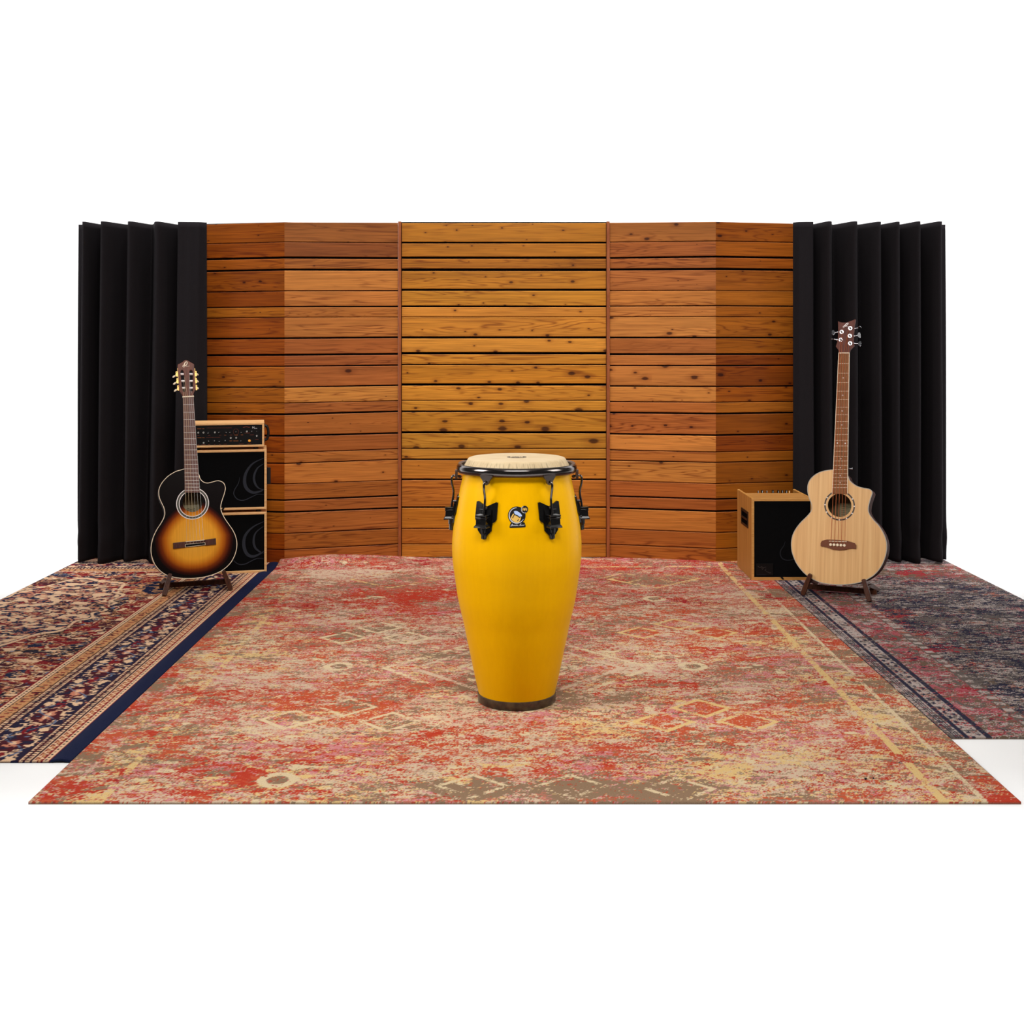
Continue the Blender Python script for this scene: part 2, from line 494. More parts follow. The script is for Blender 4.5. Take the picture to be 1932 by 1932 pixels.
M['batten'] = wood('redwood_batten', (152, 84, 46), (128, 64, 30), (9, 9, 1.2), 0.5)
for k, (x0, x1) in enumerate(((751.2, 756.6), (1144.6, 1150.4))):
    a, b = P(x0, 0, DC - 0.012), P(x1, 0, DC - 0.012)
    structure(MB().box(a.x, b.x, DC - 0.012, DC + 0.03, FZ, top_z).build('trim_%d' % (k + 1), M['batten'], bevel=0.001))

# --- black stage curtains either side
M['curtain'] = plain('curtain_cloth', (31, 28, 30), 0.95, var=0.12, vscale=400, spec=0.05)
def curtain(label, x_out, x_in, ridges, valleys, flat, lean, seed):
    """folds run from hem to top; ridges/valleys are photo columns at the top"""
    rnd = random.Random(seed)
    D0 = 6.055
    keys = sorted([(x, 0.07 + rnd.uniform(-.01, .012)) for x in ridges] + [(x, -0.085 + rnd.uniform(-.01, .01)) for x in valleys] + flat)
    xs = np.array([k[0] for k in keys], float); ys = np.array([k[1] for k in keys])
    n = 260
    X = np.linspace(x_out, x_in, n)
    def prof(X):
        i = np.clip(np.searchsorted(xs, X) - 1, 0, len(xs) - 2)
        t = np.clip((X - xs[i]) / (xs[i + 1] - xs[i]), 0, 1)
        t = t * t * (3 - 2 * t)
        return ys[i] * (1 - t) + ys[i + 1] * t
    base = prof(X)
    rowsN = 60
    z0, z1 = 0.002, P(0, 418.4, 6.0).z
    vs, fs = [], []
    for j in range(rowsN + 1):
        s = j / rowsN
        dn = 1 - s
        for i in range(n):
            wob = 0.008 * math.sin(X[i] * 0.11 + dn * 4.0 + seed) * dn
            amp = 1.0 - 0.25 * dn
            pinch = 0.012 * math.exp(-((dn - 0.93) / 0.03) ** 2) * math.sin(X[i] * 0.13 + seed * 2)
            edge = min(i, n - 1 - i) / 12.0
            ln = lean * dn * min(1.0, max(0.0, edge)) + (lean * 0.0)
            d = D0 - base[i] * amp + wob + pinch
            hem = 0.010 * (0.5 + 0.5 * math.sin(X[i] * 0.075 + seed)) * (1 if j == 0 else 0)
            x = (X[i] + ln - CX) * D0 / F
            vs.append((x, d, z0 + hem + (z1 - z0 - hem) * s))
    for j in range(rowsN):
        for i in range(n - 1):
            fs.append((j * n + i, j * n + i + 1, (j + 1) * n + i + 1, (j + 1) * n + i))
    me = bpy.data.meshes.new('stage_curtain'); me.from_pydata(vs, [], fs)
    me.polygons.foreach_set('use_smooth', [True] * len(me.polygons))
    me.materials.append(M['curtain'])
    o = bpy.data.objects.new('stage_curtain', me); C.objects.link(o)
    md = o.modifiers.new('cloth_thickness', 'SOLIDIFY'); md.thickness = 0.006; md.offset = 0
    return tag(o, label, 'curtain')
curtain('black pleated curtain behind the sunburst guitar, left of the wooden wall', 137.0, 392.0,
        [166, 203, 254, 304], [150, 184, 232, 278, 330], [(343, 0.05), (360, 0.045), (378, 0.04), (392, 0.02)], -9, 1)
curtain('black pleated curtain behind the pale bass, right of the wooden wall', 1795.0, 1494.5,
        [1557, 1605, 1652, 1687, 1724, 1764], [1538, 1580, 1627, 1670, 1706, 1743, 1785], [(1494, 0.02), (1505, 0.045), (1518, 0.05), (1528, 0.05)], 3, 2)

# ------------------------------------------------------------------ rugs
def vnoise(shape, cell, fx, fy, rng):
    """smooth value noise on a grid; fx, fy = feature size in metres"""
    ny, nx = shape
    gx = np.arange(nx) * cell / fx; gy = np.arange(ny) * cell / fy
    G = rng.standard_normal((int(gy[-1]) + 3, int(gx[-1]) + 3))
    ix = gx.astype(int); iy = gy.astype(int)
    tx = gx - ix; ty = gy - iy
    tx = tx * tx * (3 - 2 * tx); ty = ty * ty * (3 - 2 * ty)
    a = G[np.ix_(iy, ix)]; b = G[np.ix_(iy, ix + 1)]; c = G[np.ix_(iy + 1, ix)]; d = G[np.ix_(iy + 1, ix + 1)]
    t0 = a * (1 - tx) + b * tx; t1 = c * (1 - tx) + d * tx
    return t0 * (1 - ty)[:, None] + t1 * ty[:, None]
def argpick(scores, cols):
    k = np.argmax(np.stack(scores), axis=0)
    return np.array([lin(c) for c in cols])[k]

def pile_mat(name, speck=0.22):
    m, nt, b = nodes(name)
    at = N(nt, 'ShaderNodeAttribute', attribute_name='dye')
    v = coords(nt)
    n = noise(nt, v, 420, 2, 0.7)
    sh = ramp(nt, n, [(0.3, (1 - speck,) * 3), (0.7, (1 + speck,) * 3)])
    nt.links.new(mix(nt, 1.0, at.outputs['Color'], sh, 'MULTIPLY'), b.inputs['Base Color'])
    b.inputs['Roughness'].default_value = 0.95
    b.inputs['Specular IOR Level'].default_value = 0.1
    bump(nt, b, n, 0.5, 0.002)
    return m
def rug(name, label, x0, x1, y0, y1, cell, paint, lift=None, thick=0.006, mat='pile', hem=(118, 100, 84)):
    nx, ny = int(round((x1 - x0) / cell)) + 1, int(round((y1 - y0) / cell)) + 1
    xs = np.linspace(x0, x1, nx); ys = np.linspace(y0, y1, ny)
    Xg, Yg = np.meshgrid(xs, ys)
    col = paint(Xg, Yg, cell)
    Z = np.zeros_like(Xg) if lift is None else lift(Xg, Yg)
    # a skirt round the edge gives the pile its thickness
    Xp = np.pad(Xg, 1, mode='edge'); Yp = np.pad(Yg, 1, mode='edge'); Zp = np.pad(Z, 1, mode='edge')
    for sl in ((0, slice(None)), (-1, slice(None)), (slice(None), 0), (slice(None), -1)):
        Zp[sl] = Zp[sl] - thick
    Cp = np.pad(col, ((1, 1), (1, 1), (0, 0)), mode='edge')
    for sl in ((0, slice(None)), (-1, slice(None)), (slice(None), 0), (slice(None), -1)):
        Cp[sl] = np.array(lin(hem))
    ny2, nx2 = Xp.shape
    co = np.stack([Xp, Yp, Zp], -1).reshape(-1, 3).astype(np.float32)
    idx = np.arange(ny2 * nx2).reshape(ny2, nx2)
    q = np.stack([idx[:-1, :-1], idx[:-1, 1:], idx[1:, 1:], idx[1:, :-1]], -1).reshape(-1, 4).astype(np.int32)
    me = bpy.data.meshes.new(name)
    me.vertices.add(len(co)); me.vertices.foreach_set('co', co.ravel())
    me.loops.add(q.size); me.loops.foreach_set('vertex_index', q.ravel())
    me.polygons.add(len(q)); me.polygons.foreach_set('loop_start', np.arange(0, q.size, 4, dtype=np.int32))
    me.update(calc_edges=True)
    at = me.attributes.new('dye', 'FLOAT_COLOR', 'POINT')
    rgba = np.concatenate([Cp.reshape(-1, 3), np.ones((len(co), 1))], 1).astype(np.float32)
    at.data.foreach_set('color', rgba.ravel())
    me.materials.append(M[mat])
    o = bpy.data.objects.new(name, me); C.objects.link(o)
    return tag(o, label, 'rug')
M['pile'] = pile_mat('rug_pile')

def paint_main(X, Y, cell):
    rng = np.random.default_rng(11)
    sh = X.shape
    W = lambda fx, fy: vnoise(sh, cell, fx, fy, rng)
    wh = lambda: rng.standard_normal(sh)
    cols = {'red': (204, 68, 46), 'orange': (214, 98, 62), 'crimson': (176, 40, 46), 'pink': (226, 150, 156), 'beige': (230, 206, 178),
            'cream': (240, 222, 182), 'yellow': (244, 212, 146), 'taupe': (156, 130, 104), 'rose': (206, 128, 108), 'navy': (74, 62, 92)}
    names = list(cols)
    xc = X - 0.025
    ax = np.abs(xc)
    bias = {'red': .34, 'orange': .46, 'crimson': -.30, 'pink': .30, 'beige': .70, 'cream': .18, 'yellow': .24, 'taupe': .60, 'rose': .30, 'navy': -.80}
    B = {k: np.full(sh, v) for k, v in bias.items()}
    back = np.clip((Y - 4.2) / 1.6, 0, 1)
    B['red'] += .28 * back; B['crimson'] += 1.08 * back; B['beige'] -= .25 * back; B['pink'] += .1 * back; B['yellow'] -= .45 * back; B['orange'] -= .45 * back; B['cream'] -= .4 * back; B['rose'] += .35 * back; B['navy'] += .35 * back; B['taupe'] += .15 * back
    front = np.clip((4.2 - Y) / 1.2, 0, 1)
    B['yellow'] += .12 * front; B['pink'] += .1 * front; B['cream'] += .15 * front
    # broad dyed zones of the field
    for (cx, cy, rx, ry, k, a) in ((-.62, 3.75, .28, .30, 'orange', .8), (-.5, 5.0, .35, .35, 'red', .8), (-.75, 3.05, .35, .15, 'red', .7), (.5, 4.85, .3, .22, 'orange', .7),
                                   (.7, 3.55, .28, .28, 'orange', .7), (.35, 5.9, .35, .2, 'red', .7), (-.3, 5.4, .3, .25, 'red', .6), (-.1, 3.3, .35, .2, 'orange', .5),
                                   (.75, 5.2, .3, .35, 'beige', .5), (-.85, 5.80, .30, .16, 'beige', 1.3), (-.35, 5.90, .3, .10, 'beige', 1.1), (.2, 2.95, .4, .12, 'taupe', 1.0),
                                   (.02, 4.1, .42, .46, 'taupe', .8), (-.45, 4.5, .3, .22, 'beige', .6), (.55, 3.1, .3, .15, 'yellow', .6), (-.3, 3.05, .3, .14, 'beige', .5),
                                   (.62, 5.62, .2, .2, 'taupe', .9), (-.57, 5.62, .2, .2, 'taupe', .8), (-.5, 4.6, .22, .16, 'taupe', .5)):
        g = np.exp(-((xc - cx) / rx) ** 2 - ((Y - cy) / ry) ** 2)
        B[k] = B[k] + a * g
    def line(mask, k, amt=2.2):
        worn = .7 * W(.10, .06) + .5 * W(.02, .012) + .25 * wh()
        B[k] = B[k] + np.where(mask & (worn > -.62), amt, 0)
    def dia(cx, cy, rx, ry): return np.abs(X - cx) / rx + np.abs(Y - cy) / ry
    # medallion under the drum and its nested outlines
    for r_, t_, k in ((1.0, .045, 'cream'), (.78, .05, 'beige'), (.46, .06, 'cream')):
        q = dia(.02, 4.08, .46, .52); line(np.abs(q - r_) < t_ * .6, k, 1.5)
    q = dia(.02, 4.08, .16, .22); line(np.abs(q - 1) < .10, 'cream', 2.0)
    for (cx, cy) in ((-.506, 3.64), (-.66, 3.52), (-.36, 3.50), (.58, 3.63), (.447, 3.50), (.698, 3.50), (-.52, 4.66), (-.64, 4.50), (-.40, 4.50), (.655, 4.72), (.50, 4.58), (.78, 4.58)):
        q = dia(cx, cy, .085, .085); line(np.abs(q - 1) < .13, 'yellow' if cx > 0 else 'cream', 2.2)
        B['orange' if cx > 0 else 'taupe'] += np.where(q < .85, .7, 0)
    for cx in (-.56, .66):
        q = dia(cx, 5.62, .20, .20); line(np.abs(q - 1) < .06, 'yellow', 2.0); q2 = dia(cx - .12, 5.66, .1, .12); line(np.abs(q2 - 1) < .10, 'yellow', 1.6)
        q3 = dia(cx + .13, 5.64, .1, .12); line(np.abs(q3 - 1) < .10, 'yellow', 1.6)
    for (cx, cy) in ((.15, 2.99), (-.10, 2.99), (.42, 2.97)):
        q = dia(cx, cy, .085, .075); line(np.abs(q - 1) < .12, 'cream', 2.4); B['taupe'] += np.where(q < 1.7, .8, 0)
    for cx in (-.60, .625):
        for cy in (3.03, 4.10, 5.19):
            q = np.hypot((X - cx) / .040, (Y - cy) / .042); line(np.abs(q - 1) < .30, 'cream', 2.6); B['taupe'] += np.where(q < .7, .9, 0)
    # small bright flecks
    fl = W(.055, .03)
    B['cream'] += np.where(fl > 1.55, 1.6, 0)
    # border: two pale guard lines with a pale figured band between, blocks of red and taupe outside
    for sgn in (-1, 1):
        b0 = ax * (np.sign(xc) == sgn)
        line(np.abs(b0 - 1.028) < .011, 'yellow', 2.0 if sgn > 0 else 1.0)
        line(np.abs(b0 - 1.128) < .006, 'cream', 1.5 if sgn > 0 else .6)
        band = (b0 > 1.042) & (b0 < 1.121)
        B['yellow'] += np.where(band, .55, 0); B['cream'] += np.where(band, .35, 0)
        zig = np.abs(((Y / .16 + (b0 - 1.08) * 4) % 1) - .5)
        B['taupe'] += np.where(band & (zig < .09), 1.5, 0)
        B['red'] += np.where(band & (((Y / .42) % 1) < .22), .7, 0)
        outer = b0 > 1.135
        blk = ((Y / .36) % 1) < .5
        B['red'] += np.where(outer & blk, .55, 0); B['taupe'] += np.where(outer & ~blk, 1.0, 0); B['orange'] += np.where(outer & blk, .4, 0)
    lb = np.abs(Y - 5.93) < .012
    line(lb & (ax < 1.03) & (xc > .1), 'yellow', 1.8)
    S_ = []
    shared = W(.30, .22)
    for k in names:
        n = .30 * W(.24, .17) + .30 * W(.080, .050) + .34 * W(.034, .016) + .34 * W(.017, .0085) + .34 * W(.0075, .0055) + .34 * wh()
        S_.append(B[k] + n)
    return argpick(S_, [cols[k] for k in names]) * np.array([.66, .62, .60])
def lift_main(X, Y):
    g = np.clip((Y - 5.86) / .15, 0, 1) ** 2
    return .034 * g * np.exp(-((X + .95) / .33) ** 2) + .010 * g * np.exp(-((X - .9) / .4) ** 2)
rug('faded_rug', 'large faded red, orange and beige rug spread under the yellow conga', -1.178, 1.240, 2.885, 6.20, 0.0034, paint_main, lift_main)

def paint_left(X, Y, cell):
    rng = np.random.default_rng(5)
    sh = X.shape
    W = lambda fx, fy: vnoise(sh, cell, fx, fy, rng)
    navy, dk, maroon, red, crm, tan, blue, pink, brn = [np.array(lin(c)) for c in
        ((24, 34, 68), (34, 28, 46), (78, 20, 36), (138, 24, 34), (246, 214, 170), (218, 164, 108), (112, 132, 160), (214, 142, 110), (120, 84, 50))]
    vr = -1.18 - X; vb = 6.20 - Y
    v = np.minimum(vr, vb); u = np.where(vr < vb, Y, X)
    out = np.zeros(sh + (3,))
    def put(mask, c): out[mask] = c
    n1, n2, n3 = W(.05, .03), W(.022, .014), W(.010, .008)
    # centre field: crimson ground, arabesques in cream, navy and tan
    put(np.ones(sh, bool), red)
    a1 = np.sin(Y * 23 + 3.0 * W(.16, .16)) + np.sin(X * 19 + 3.0 * W(.16, .16))
    put(a1 > .75, maroon); put(a1 < -.95, navy)
    put((W(.09, .06) > .75), dk)
    arab = np.abs(W(.060, .036) + .40 * n2 + .2 * n3)
    put(arab < .17, crm); put((arab > .21) & (arab < .32), dk)
    vines = np.abs(W(.040, .026) + .4 * n3); put(vines < .13, tan)
    put((n1 > 1.25), crm); put((n2 > 1.5), pink); put((n2 < -1.65), blue); put(n3 > 1.9, crm); put(n3 < -1.9, dk)
    # a scalloped medallion with a pale rim reaching into the field
    e = np.hypot((X + 1.99) / .27, (Y - 5.0) / .62) + .06 * np.sin(np.arctan2(Y - 5.0, X + 1.99) * 14)
    put((e < 1.0) & (n1 + n2 > -.25), navy); put((e < .95) & (n1 - n2 > .35), crm); put((e < .95) & (n2 + n3 > 1.0), pink); put((np.abs(e - 1) < .03) & (n2 > -.8), crm)
    e2 = np.hypot((X + 1.60) / .11, (Y - 5.45) / .16) + .10 * n2 + .06 * n3; put(e2 < 1, navy); put(np.abs(e2 - 1) < .08, tan); put((e2 < .85) & (n2 > .4), tan)
    def band(a, b): return (v >= a) & (v < b)
    def dash(m, per, duty, c, thin=None): put(m & (((u / per) % 1) < duty), c)
    m = band(.367, .394); put(m, crm); dash(band(.377, .383), .020, .5, dk); put(band(.390, .395), red); put(band(.3655, .368), dk)
    m = band(.325, .3655); put(m, tan); put(m & (n3 + .6 * n2 > 1.1), maroon); put(m & (n3 + .6 * n2 < -1.3), dk); dash(band(.338, .352), .030, .3, red)
    put(band(.321, .325), brn)
    def serr(a, b):
        m = band(a, b); put(m, crm)
        c_ = (a + b) / 2
        z = np.abs(v - c_) + .004 * np.sign(np.sin(u * 2 * PI / .017))
        put(m & (z < (b - a) * .22), maroon); put(m & (z < (b - a) * .30) & (n3 > .5), dk); put(m & (v > b - .004), maroon); put(m & (v < a + .0025), maroon)
    serr(.283, .321)
    # main border: palmettes on dark blue
    m = band(.142, .283); put(m, np.array(lin((36, 30, 58))))
    c_ = .2125; ph = ((u / .245) % 1) - .5; q = (v - c_)
    put(m & (n1 > .95), maroon); put(m & (n2 + .4 * n3 > 1.45), crm); put(m & (n2 - .4 * n3 < -1.65), blue); put(m & (n3 > 1.8), pink); put(m & (n3 < -1.5), dk)
    rr = np.hypot(ph * .245 / .085, q / .052) + .22 * n2 + .12 * n3; put(m & (rr < 1) & (n2 > -.4), maroon); put(m & (np.abs(rr - 1) < .10) & (n3 > -.9), crm)
    rr2 = np.hypot((ph + .04 * n1) * .245 / .034, q / .017) + .3 * n3; put(m & (rr2 < 1), pink); put(m & (rr2 < .5), crm)
    ph2 = (((u / .245) + .5) % 1) - .5
    vine = np.abs(q - .045 * np.sin(ph * 2 * PI)); put(m & (vine < .0035) & (n2 > -.2), blue)
    put(m & (np.hypot(ph2 * .245 / .022, (np.abs(q) - .042) / .014) + .4 * n3 < 1), crm); put(m & (np.hypot(ph2 * .245 / .05, q / .020) < 1) & (n3 > 0), red)
    serr(.108, .142)
    put(band(.102, .108), crm); put(band(.1035, .1055), dk)
    m = band(.078, .102); put(m, red); fl = np.sin(u * 2 * PI / .034) * .006
    put(m & (np.abs(v - .090 - fl) < .0045), crm); put(m & (np.abs(v - .090 + fl) < .0025), tan); put(m & (n3 > 1.5), navy)
    m = band(.056, .078); put(m, crm); dash(band(.0645, .0705), .021, .42, dk); put(band(.0755, .079), red); put(band(.056, .0595), red)
    m = vr < .0565; put(m, navy)
    return out * np.array([.74, .66, .68])
def lift_left(X, Y):
    v = -1.18 - X
    return .005 * np.exp(-((v - .03) / .022) ** 2)
rug('persian_rug', 'navy-edged persian rug in crimson and cream under the sunburst guitar', -2.235, -1.180, 3.17, 6.20, 0.0032, paint_left, lift_left, hem=(18, 24, 46))

def paint_right(X, Y, cell):
    rng = np.random.default_rng(9)
    sh = X.shape
    W = lambda fx, fy: vnoise(sh, cell, fx, fy, rng)
    wh = lambda: rng.standard_normal(sh)
    cols = {'beige': (214, 196, 184), 'grey': (120, 108, 100), 'navy': (48, 46, 70), 'red': (186, 44, 56), 'pink': (206, 104, 112), 'olive': (128, 104, 82), 'coral': (196, 110, 84)}
    names = list(cols)
    vl = X - 1.242; vb = 6.10 - Y
    v = np.minimum(vl, vb + .04); u = np.where(vl < vb + .04, Y, X)
    B = {k: np.full(sh, -.6) for k in names}
    def put(mask, **kw):
        for k, a in kw.items(): B[k] = B[k] + np.where(mask, a, 0)
    band = lambda a, b: (v >= a) & (v < b)
    m = band(-1, .042); put(m, beige=.9, grey=.9); put(m & (((v / .008) % 1) < .32), navy=2.2)
    put(band(.042, .056), navy=2.0)
    m = band(.056, .102); put(m, beige=1.15, grey=.75)
    put(m & (np.abs(v - .079 - .010 * np.sign(np.sin(u * 2 * PI / .045))) < .0055), navy=1.9)
    put(band(.102, .119), navy=2.0, grey=.5)
    m = band(.119, .25); put(m, red=.55, pink=.85, olive=.9, beige=.8, grey=.4)
    q = np.hypot((((u / .2) % 1) - .5) * .2 / .06, (v - .185) / .04); put(m & (np.abs(q - 1) < .18), grey=1.2); put(m & (q < .5), navy=.8)
    m = band(.25, .292); put(m, grey=1.1, olive=.3); put(m & (((u / .062) % 1) < .5) & (v > .256) & (v < .286), beige=1.9)
    m = v >= .292; put(m, navy=1.1, grey=.95, olive=.3, beige=.75)
    near = np.exp(-((v - .34) / .09) ** 2); B['red'] += 1.1 * near * (W(.14, .12) > 0); B['coral'] += .9 * near * (W(.14, .12) > .3)
    B['red'] += np.where(m, .25 * W(.2, .2) - .15, 0)
    bk = np.clip((Y - 5.35) / .4, 0, 1) * m; B['red'] += .9 * bk; B['olive'] += .9 * bk; B['coral'] += .4 * bk; B['navy'] -= .55 * bk
    S_ = [B[k] + .32 * W(.09, .06) + .36 * W(.03, .014) + .42 * W(.012, .006) + .34 * wh() for k in names]
    return argpick(S_, [cols[k] for k in names]) * np.array([.58, .58, .60])
rug('vintage_rug', 'worn charcoal and pink rug under the pale acoustic bass', 1.242, 2.235, 3.36, 6.20, 0.0036, paint_right)
# ------------------------------------------------------------------ the conga
DCG = 3.716
K = DCG / F
cg = thing('conga_drum', 'tall yellow conga with black hardware standing alone in the middle', 'drum', ((975.0 - CX) * K, DCG, 0.0))
zc = lambda y: CH + (HY - y) * K
def yellow_mat():
    m, nt, b = nodes('yellow_lacquer')
    v = coords(nt, (30, 30, 1.5))
    n = noise(nt, v, 3, 3)
    nt.links.new(ramp(nt, n, [(0.3, lin((216, 160, 0))), (0.7, lin((219, 163, 1)))]), b.inputs['Base Color'])
    b.inputs['Roughness'].default_value = 0.38
    b.inputs['Specular IOR Level'].default_value = 0.16
    b.inputs['Specular Tint'].default_value = (1, .75, .2, 1)
    return m
M['yellow'] = yellow_mat()
prof = [(71.8, 1308), (73.2, 1299.5), (78.2, 1278), (83.8, 1252), (89.3, 1225.6), (95.0, 1199), (100.2, 1172.8), (104.9, 1154), (109.0, 1136), (112.2, 1119), (117.3, 1084), (120.6, 1060),
        (121.8, 1040), (121.9, 1022), (120.6, 1004), (118.6, 985), (114.6, 960.8), (107.9, 925.6), (101.5, 897), (99.5, 884)]
prof = [(r * K, zc(y)) for r, y in prof]
sp = [p for p in spline(prof, 5)]
shell = [(sp[0][0] - .01, sp[0][1])] + sp + [(sp[-1][0] - .012, sp[-1][1] + .004)]
MB().lathe(shell, 128).build('shell', M['yellow'], cg, True)
def rubber_mat():
    m, nt, b = nodes('stained_band')
    v = coords(nt)
    n = noise(nt, v, 35, 3)
    nt.links.new(ramp(nt, n, [(0.35, lin((52, 42, 36))), (0.65, lin((86, 72, 54)))]), b.inputs['Base Color'])
    b.inputs['Roughness'].default_value = 0.3; b.inputs['Metallic'].default_value = 0.35
    return m
M['band'] = rubber_mat()
rb = 73.6 * K
MB().lathe([(rb - .012, 0), (rb - .0035, 0), (rb - .0005, .003), (rb + .0012, .022), (rb + .0004, .0262), (rb - .0014, .0275), (rb - .012, .0275)], 128).build('base_ring', M['band'], cg, True)

# skin: flat playing face, then a creased collar tucked under the hoop
def skin_mat():
    m, nt, b = nodes('buffalo_skin')
    tc = nt.nodes.new('ShaderNodeTexCoord')
    v = coords(nt, (1, 5, 1))
    n = noise(nt, v, 9, 4, 0.6, 0.8)
    c = ramp(nt, n, [(0.3, lin((184, 160, 124))), (0.55, lin((194, 173, 138))), (0.75, lin((200, 182, 150)))])
    # pleats of the collar: their crease shade painted as narrow greyish streaks outside the playing face
    sx = nt.nodes.new('ShaderNodeSeparateXYZ'); nt.links.new(tc.outputs['Object'], sx.inputs[0])
    ang = math_node(nt, 'ARCTAN2', sx.outputs[1], sx.outputs[0])
    rad = math_node(nt, 'SQRT', math_node(nt, 'ADD', math_node(nt, 'POWER', sx.outputs[0], 2.0), math_node(nt, 'POWER', sx.outputs[1], 2.0)))
    cx = nt.nodes.new('ShaderNodeCombineXYZ'); nt.links.new(math_node(nt, 'MULTIPLY', ang, 22.0), cx.inputs[0]); nt.links.new(math_node(nt, 'MULTIPLY', sx.outputs[2], 14.0), cx.inputs[1])
    pn = noise(nt, cx.outputs[0], 1.6, 2, 0.6)
    mask = math_node(nt, 'MULTIPLY', math_node(nt, 'SUBTRACT', rad, 0.1515), 260.0, True)
    st = ramp(nt, pn, [(0.38, (.66, .66, .62)), (0.50, (1.04, 1.03, 1.02)), (0.62, (.90, .90, .88))])
    c = mix(nt, mask, c, mix(nt, 1.0, c, st, 'MULTIPLY'))
    nt.links.new(c, b.inputs['Base Color'])
    b.inputs['Roughness'].default_value = 0.6
    b.inputs['Specular IOR Level'].default_value = 0.25
    return m
M['skin'] = skin_mat()
zt = 0.7610
vs, fs = [], []
seg = 288
prs = [(0.0, zt, 0), (0.06, zt, 0), (0.12, zt, 0), (0.146, zt - .0006, 0), (0.1515, zt - .0028, .1), (0.1545, zt - .0075, .5), (0.160, zt - .017, 1), (0.1655, zt - .027, 1), (0.1705, zt - .036, 1), (0.172, zt - .044, .6)]
rs_ = random.Random(7)
cre = [rs_.uniform(-1, 1) for _ in range(seg)]
for (r, z, a) in prs[1:]:
    for k in range(seg):
        t = 2 * PI * k / seg
        c_ = (math.sin(t * 72) * .5 + cre[k] * .5) * .0011 * a
        vs.append(((r + c_) * math.cos(t), (r + c_) * math.sin(t), z))
nr = len(prs) - 1
for i in range(nr - 1):
    for k in range(seg):
        fs.append((i * seg + k, i * seg + (k + 1) % seg, (i + 1) * seg + (k + 1) % seg, (i + 1) * seg + k))
fs.append(tuple(range(seg)))
fs.append(tuple(reversed(range((nr - 1) * seg, nr * seg))))
head = MB().add(vs, fs).build('drumhead', M['skin'], cg, True, angle=60)
M['ink'] = plain('dark_print', (62, 42, 18), 0.6)
M['print_pale'] = plain('pale_print', (236, 214, 172), 0.6)
lg = MB().prism(circle(0, 0, .031, 64), zt + .0001, zt + .0004).build('printed_logo', M['ink'], head)
def stroke_m(cx, cy, s, thick, put, w0, w1, mb):
    """two rounded arches and a bar, the maker's mark"""
    for dx in (-.62, .18):
        pts = [(cx + (dx + x) * s, cy + y * s) for x, y in [(-.36, -.55), (-.36, .15), (-.3, .42), (0, .55), (.3, .42), (.36, .15), (.36, -.55)]]
        mb.strip(spline(pts, 4), [thick] * (6 * 4 + 1), w0, w1)
        mb.strip([(cx + (dx - .36) * s, cy - .05 * s), (cx + (dx + .36) * s, cy - .05 * s)], [thick * .9] * 2, w0, w1)
    mb.strip([(cx + .85 * s, cy - .55 * s), (cx + .85 * s, cy + .5 * s)], [thick] * 2, w0, w1)
mb = MB(); stroke_m(0, 0, .019, .0042, None, zt + .0004, zt + .0007, mb); mb.build('logo_letters', M['print_pale'], head)

# hoop and hardware
rh = 113.6 * K
hp = []
for k in range(20):
    a = 2 * PI * k / 20
    hp.append((rh - .0075 + .0075 * math.cos(a), .7285 + .0130 * math.sin(a)))
hp = [(r, z) for r, z in hp]
MB().lathe(hp, 160, closed=True).build('hoop', M['black_chrome'], cg, True, angle=80)
hoop_in = [(rh - .016, .741), (rh - .006, .7435), (rh - .006, .737), (rh - .016, .733)]
MB().lathe(hoop_in, 128, closed=True).build('hoop_lip', M['gunmetal'], cg, True)

# one tension lug modelled facing the room (-Y), copied round the drum in 60 degree steps
def rz(y):                                                       # shell radius at height z
    for (r0, z0), (r1, z1) in zip(sp, sp[1:]):
        if z0 <= y <= z1: return r0 + (r1 - r0) * (y - z0) / (z1 - z0 + 1e-9)
    return sp[-1][0]
kk = (DCG - .19) / F
zl = lambda y: CH + (HY - y) * kk                                # rows read on the front of the shell
ra = rh + .0035
tab = MB()
tab_out = [(-.021, .722), (.021, .722), (.0195, .716), (.012, .7065), (.0075, .697), (.0035, .6925), (-.0035, .6925), (-.0075, .697), (-.012, .7065), (-.0195, .716)]
tab.prism([(x, z) for x, z in tab_out], ra - .007, ra + .001, [circle(0, .702, .0042, 16)], put=lambda u, v, w_: (u, -w_ + (u * u) * 2.4, v))
hook = MB()
zb = .655
pts = [(0, -(ra - .013), .7005), (0, -(ra - .004), .703), (0, -(ra + .004), .7035), (0, -(ra + .0095), .700), (0, -(ra + .0115), .692), (0, -(ra + .0105), .678), (0, -(ra + .006), .660), (0, -(ra + .0055), .645), (0, -(ra + .0085), .628), (0, -(ra + .0115), .606), (0, -(ra + .0115), .560)]
pts = spline(pts, 6)
hook.tube(pts, .0036, 12)
hook.add(*(lambda c: ([(x + c[0], y + c[1], z + c[2]) for x, y, z in [(.006 * math.cos(a) * math.sin(b), .006 * math.sin(a) * math.sin(b), .006 * math.cos(b)) for b in (.01, .8, 1.57, 2.35, 3.13) for a in [2 * PI * k / 10 for k in range(10)]]],
    [(i * 10 + k, i * 10 + (k + 1) % 10, (i + 1) * 10 + (k + 1) % 10, (i + 1) * 10 + k) for i in range(4) for k in range(10)]))((0, -(ra - .014), .700)))
zp = .598                                                         # plate centre height
plate = [(-.036, zp + .043), (-.030, zp + .0445), (0, zp + .030), (.030, zp + .0445), (.036, zp + .043), (.0365, zp - .006), (.033, zp - .012), (.024, zp - .018), (.023, zp - .040), (.004, zp - .060), (-.004, zp - .060), (-.023, zp - .040), (-.024, zp - .018), (-.033, zp - .012), (-.0365, zp - .006)]
def onshell(u, v, w_):
    r = rz(v)
    a = u / r
    return (math.sin(a) * (r + w_), -math.cos(a) * (r + w_), v)
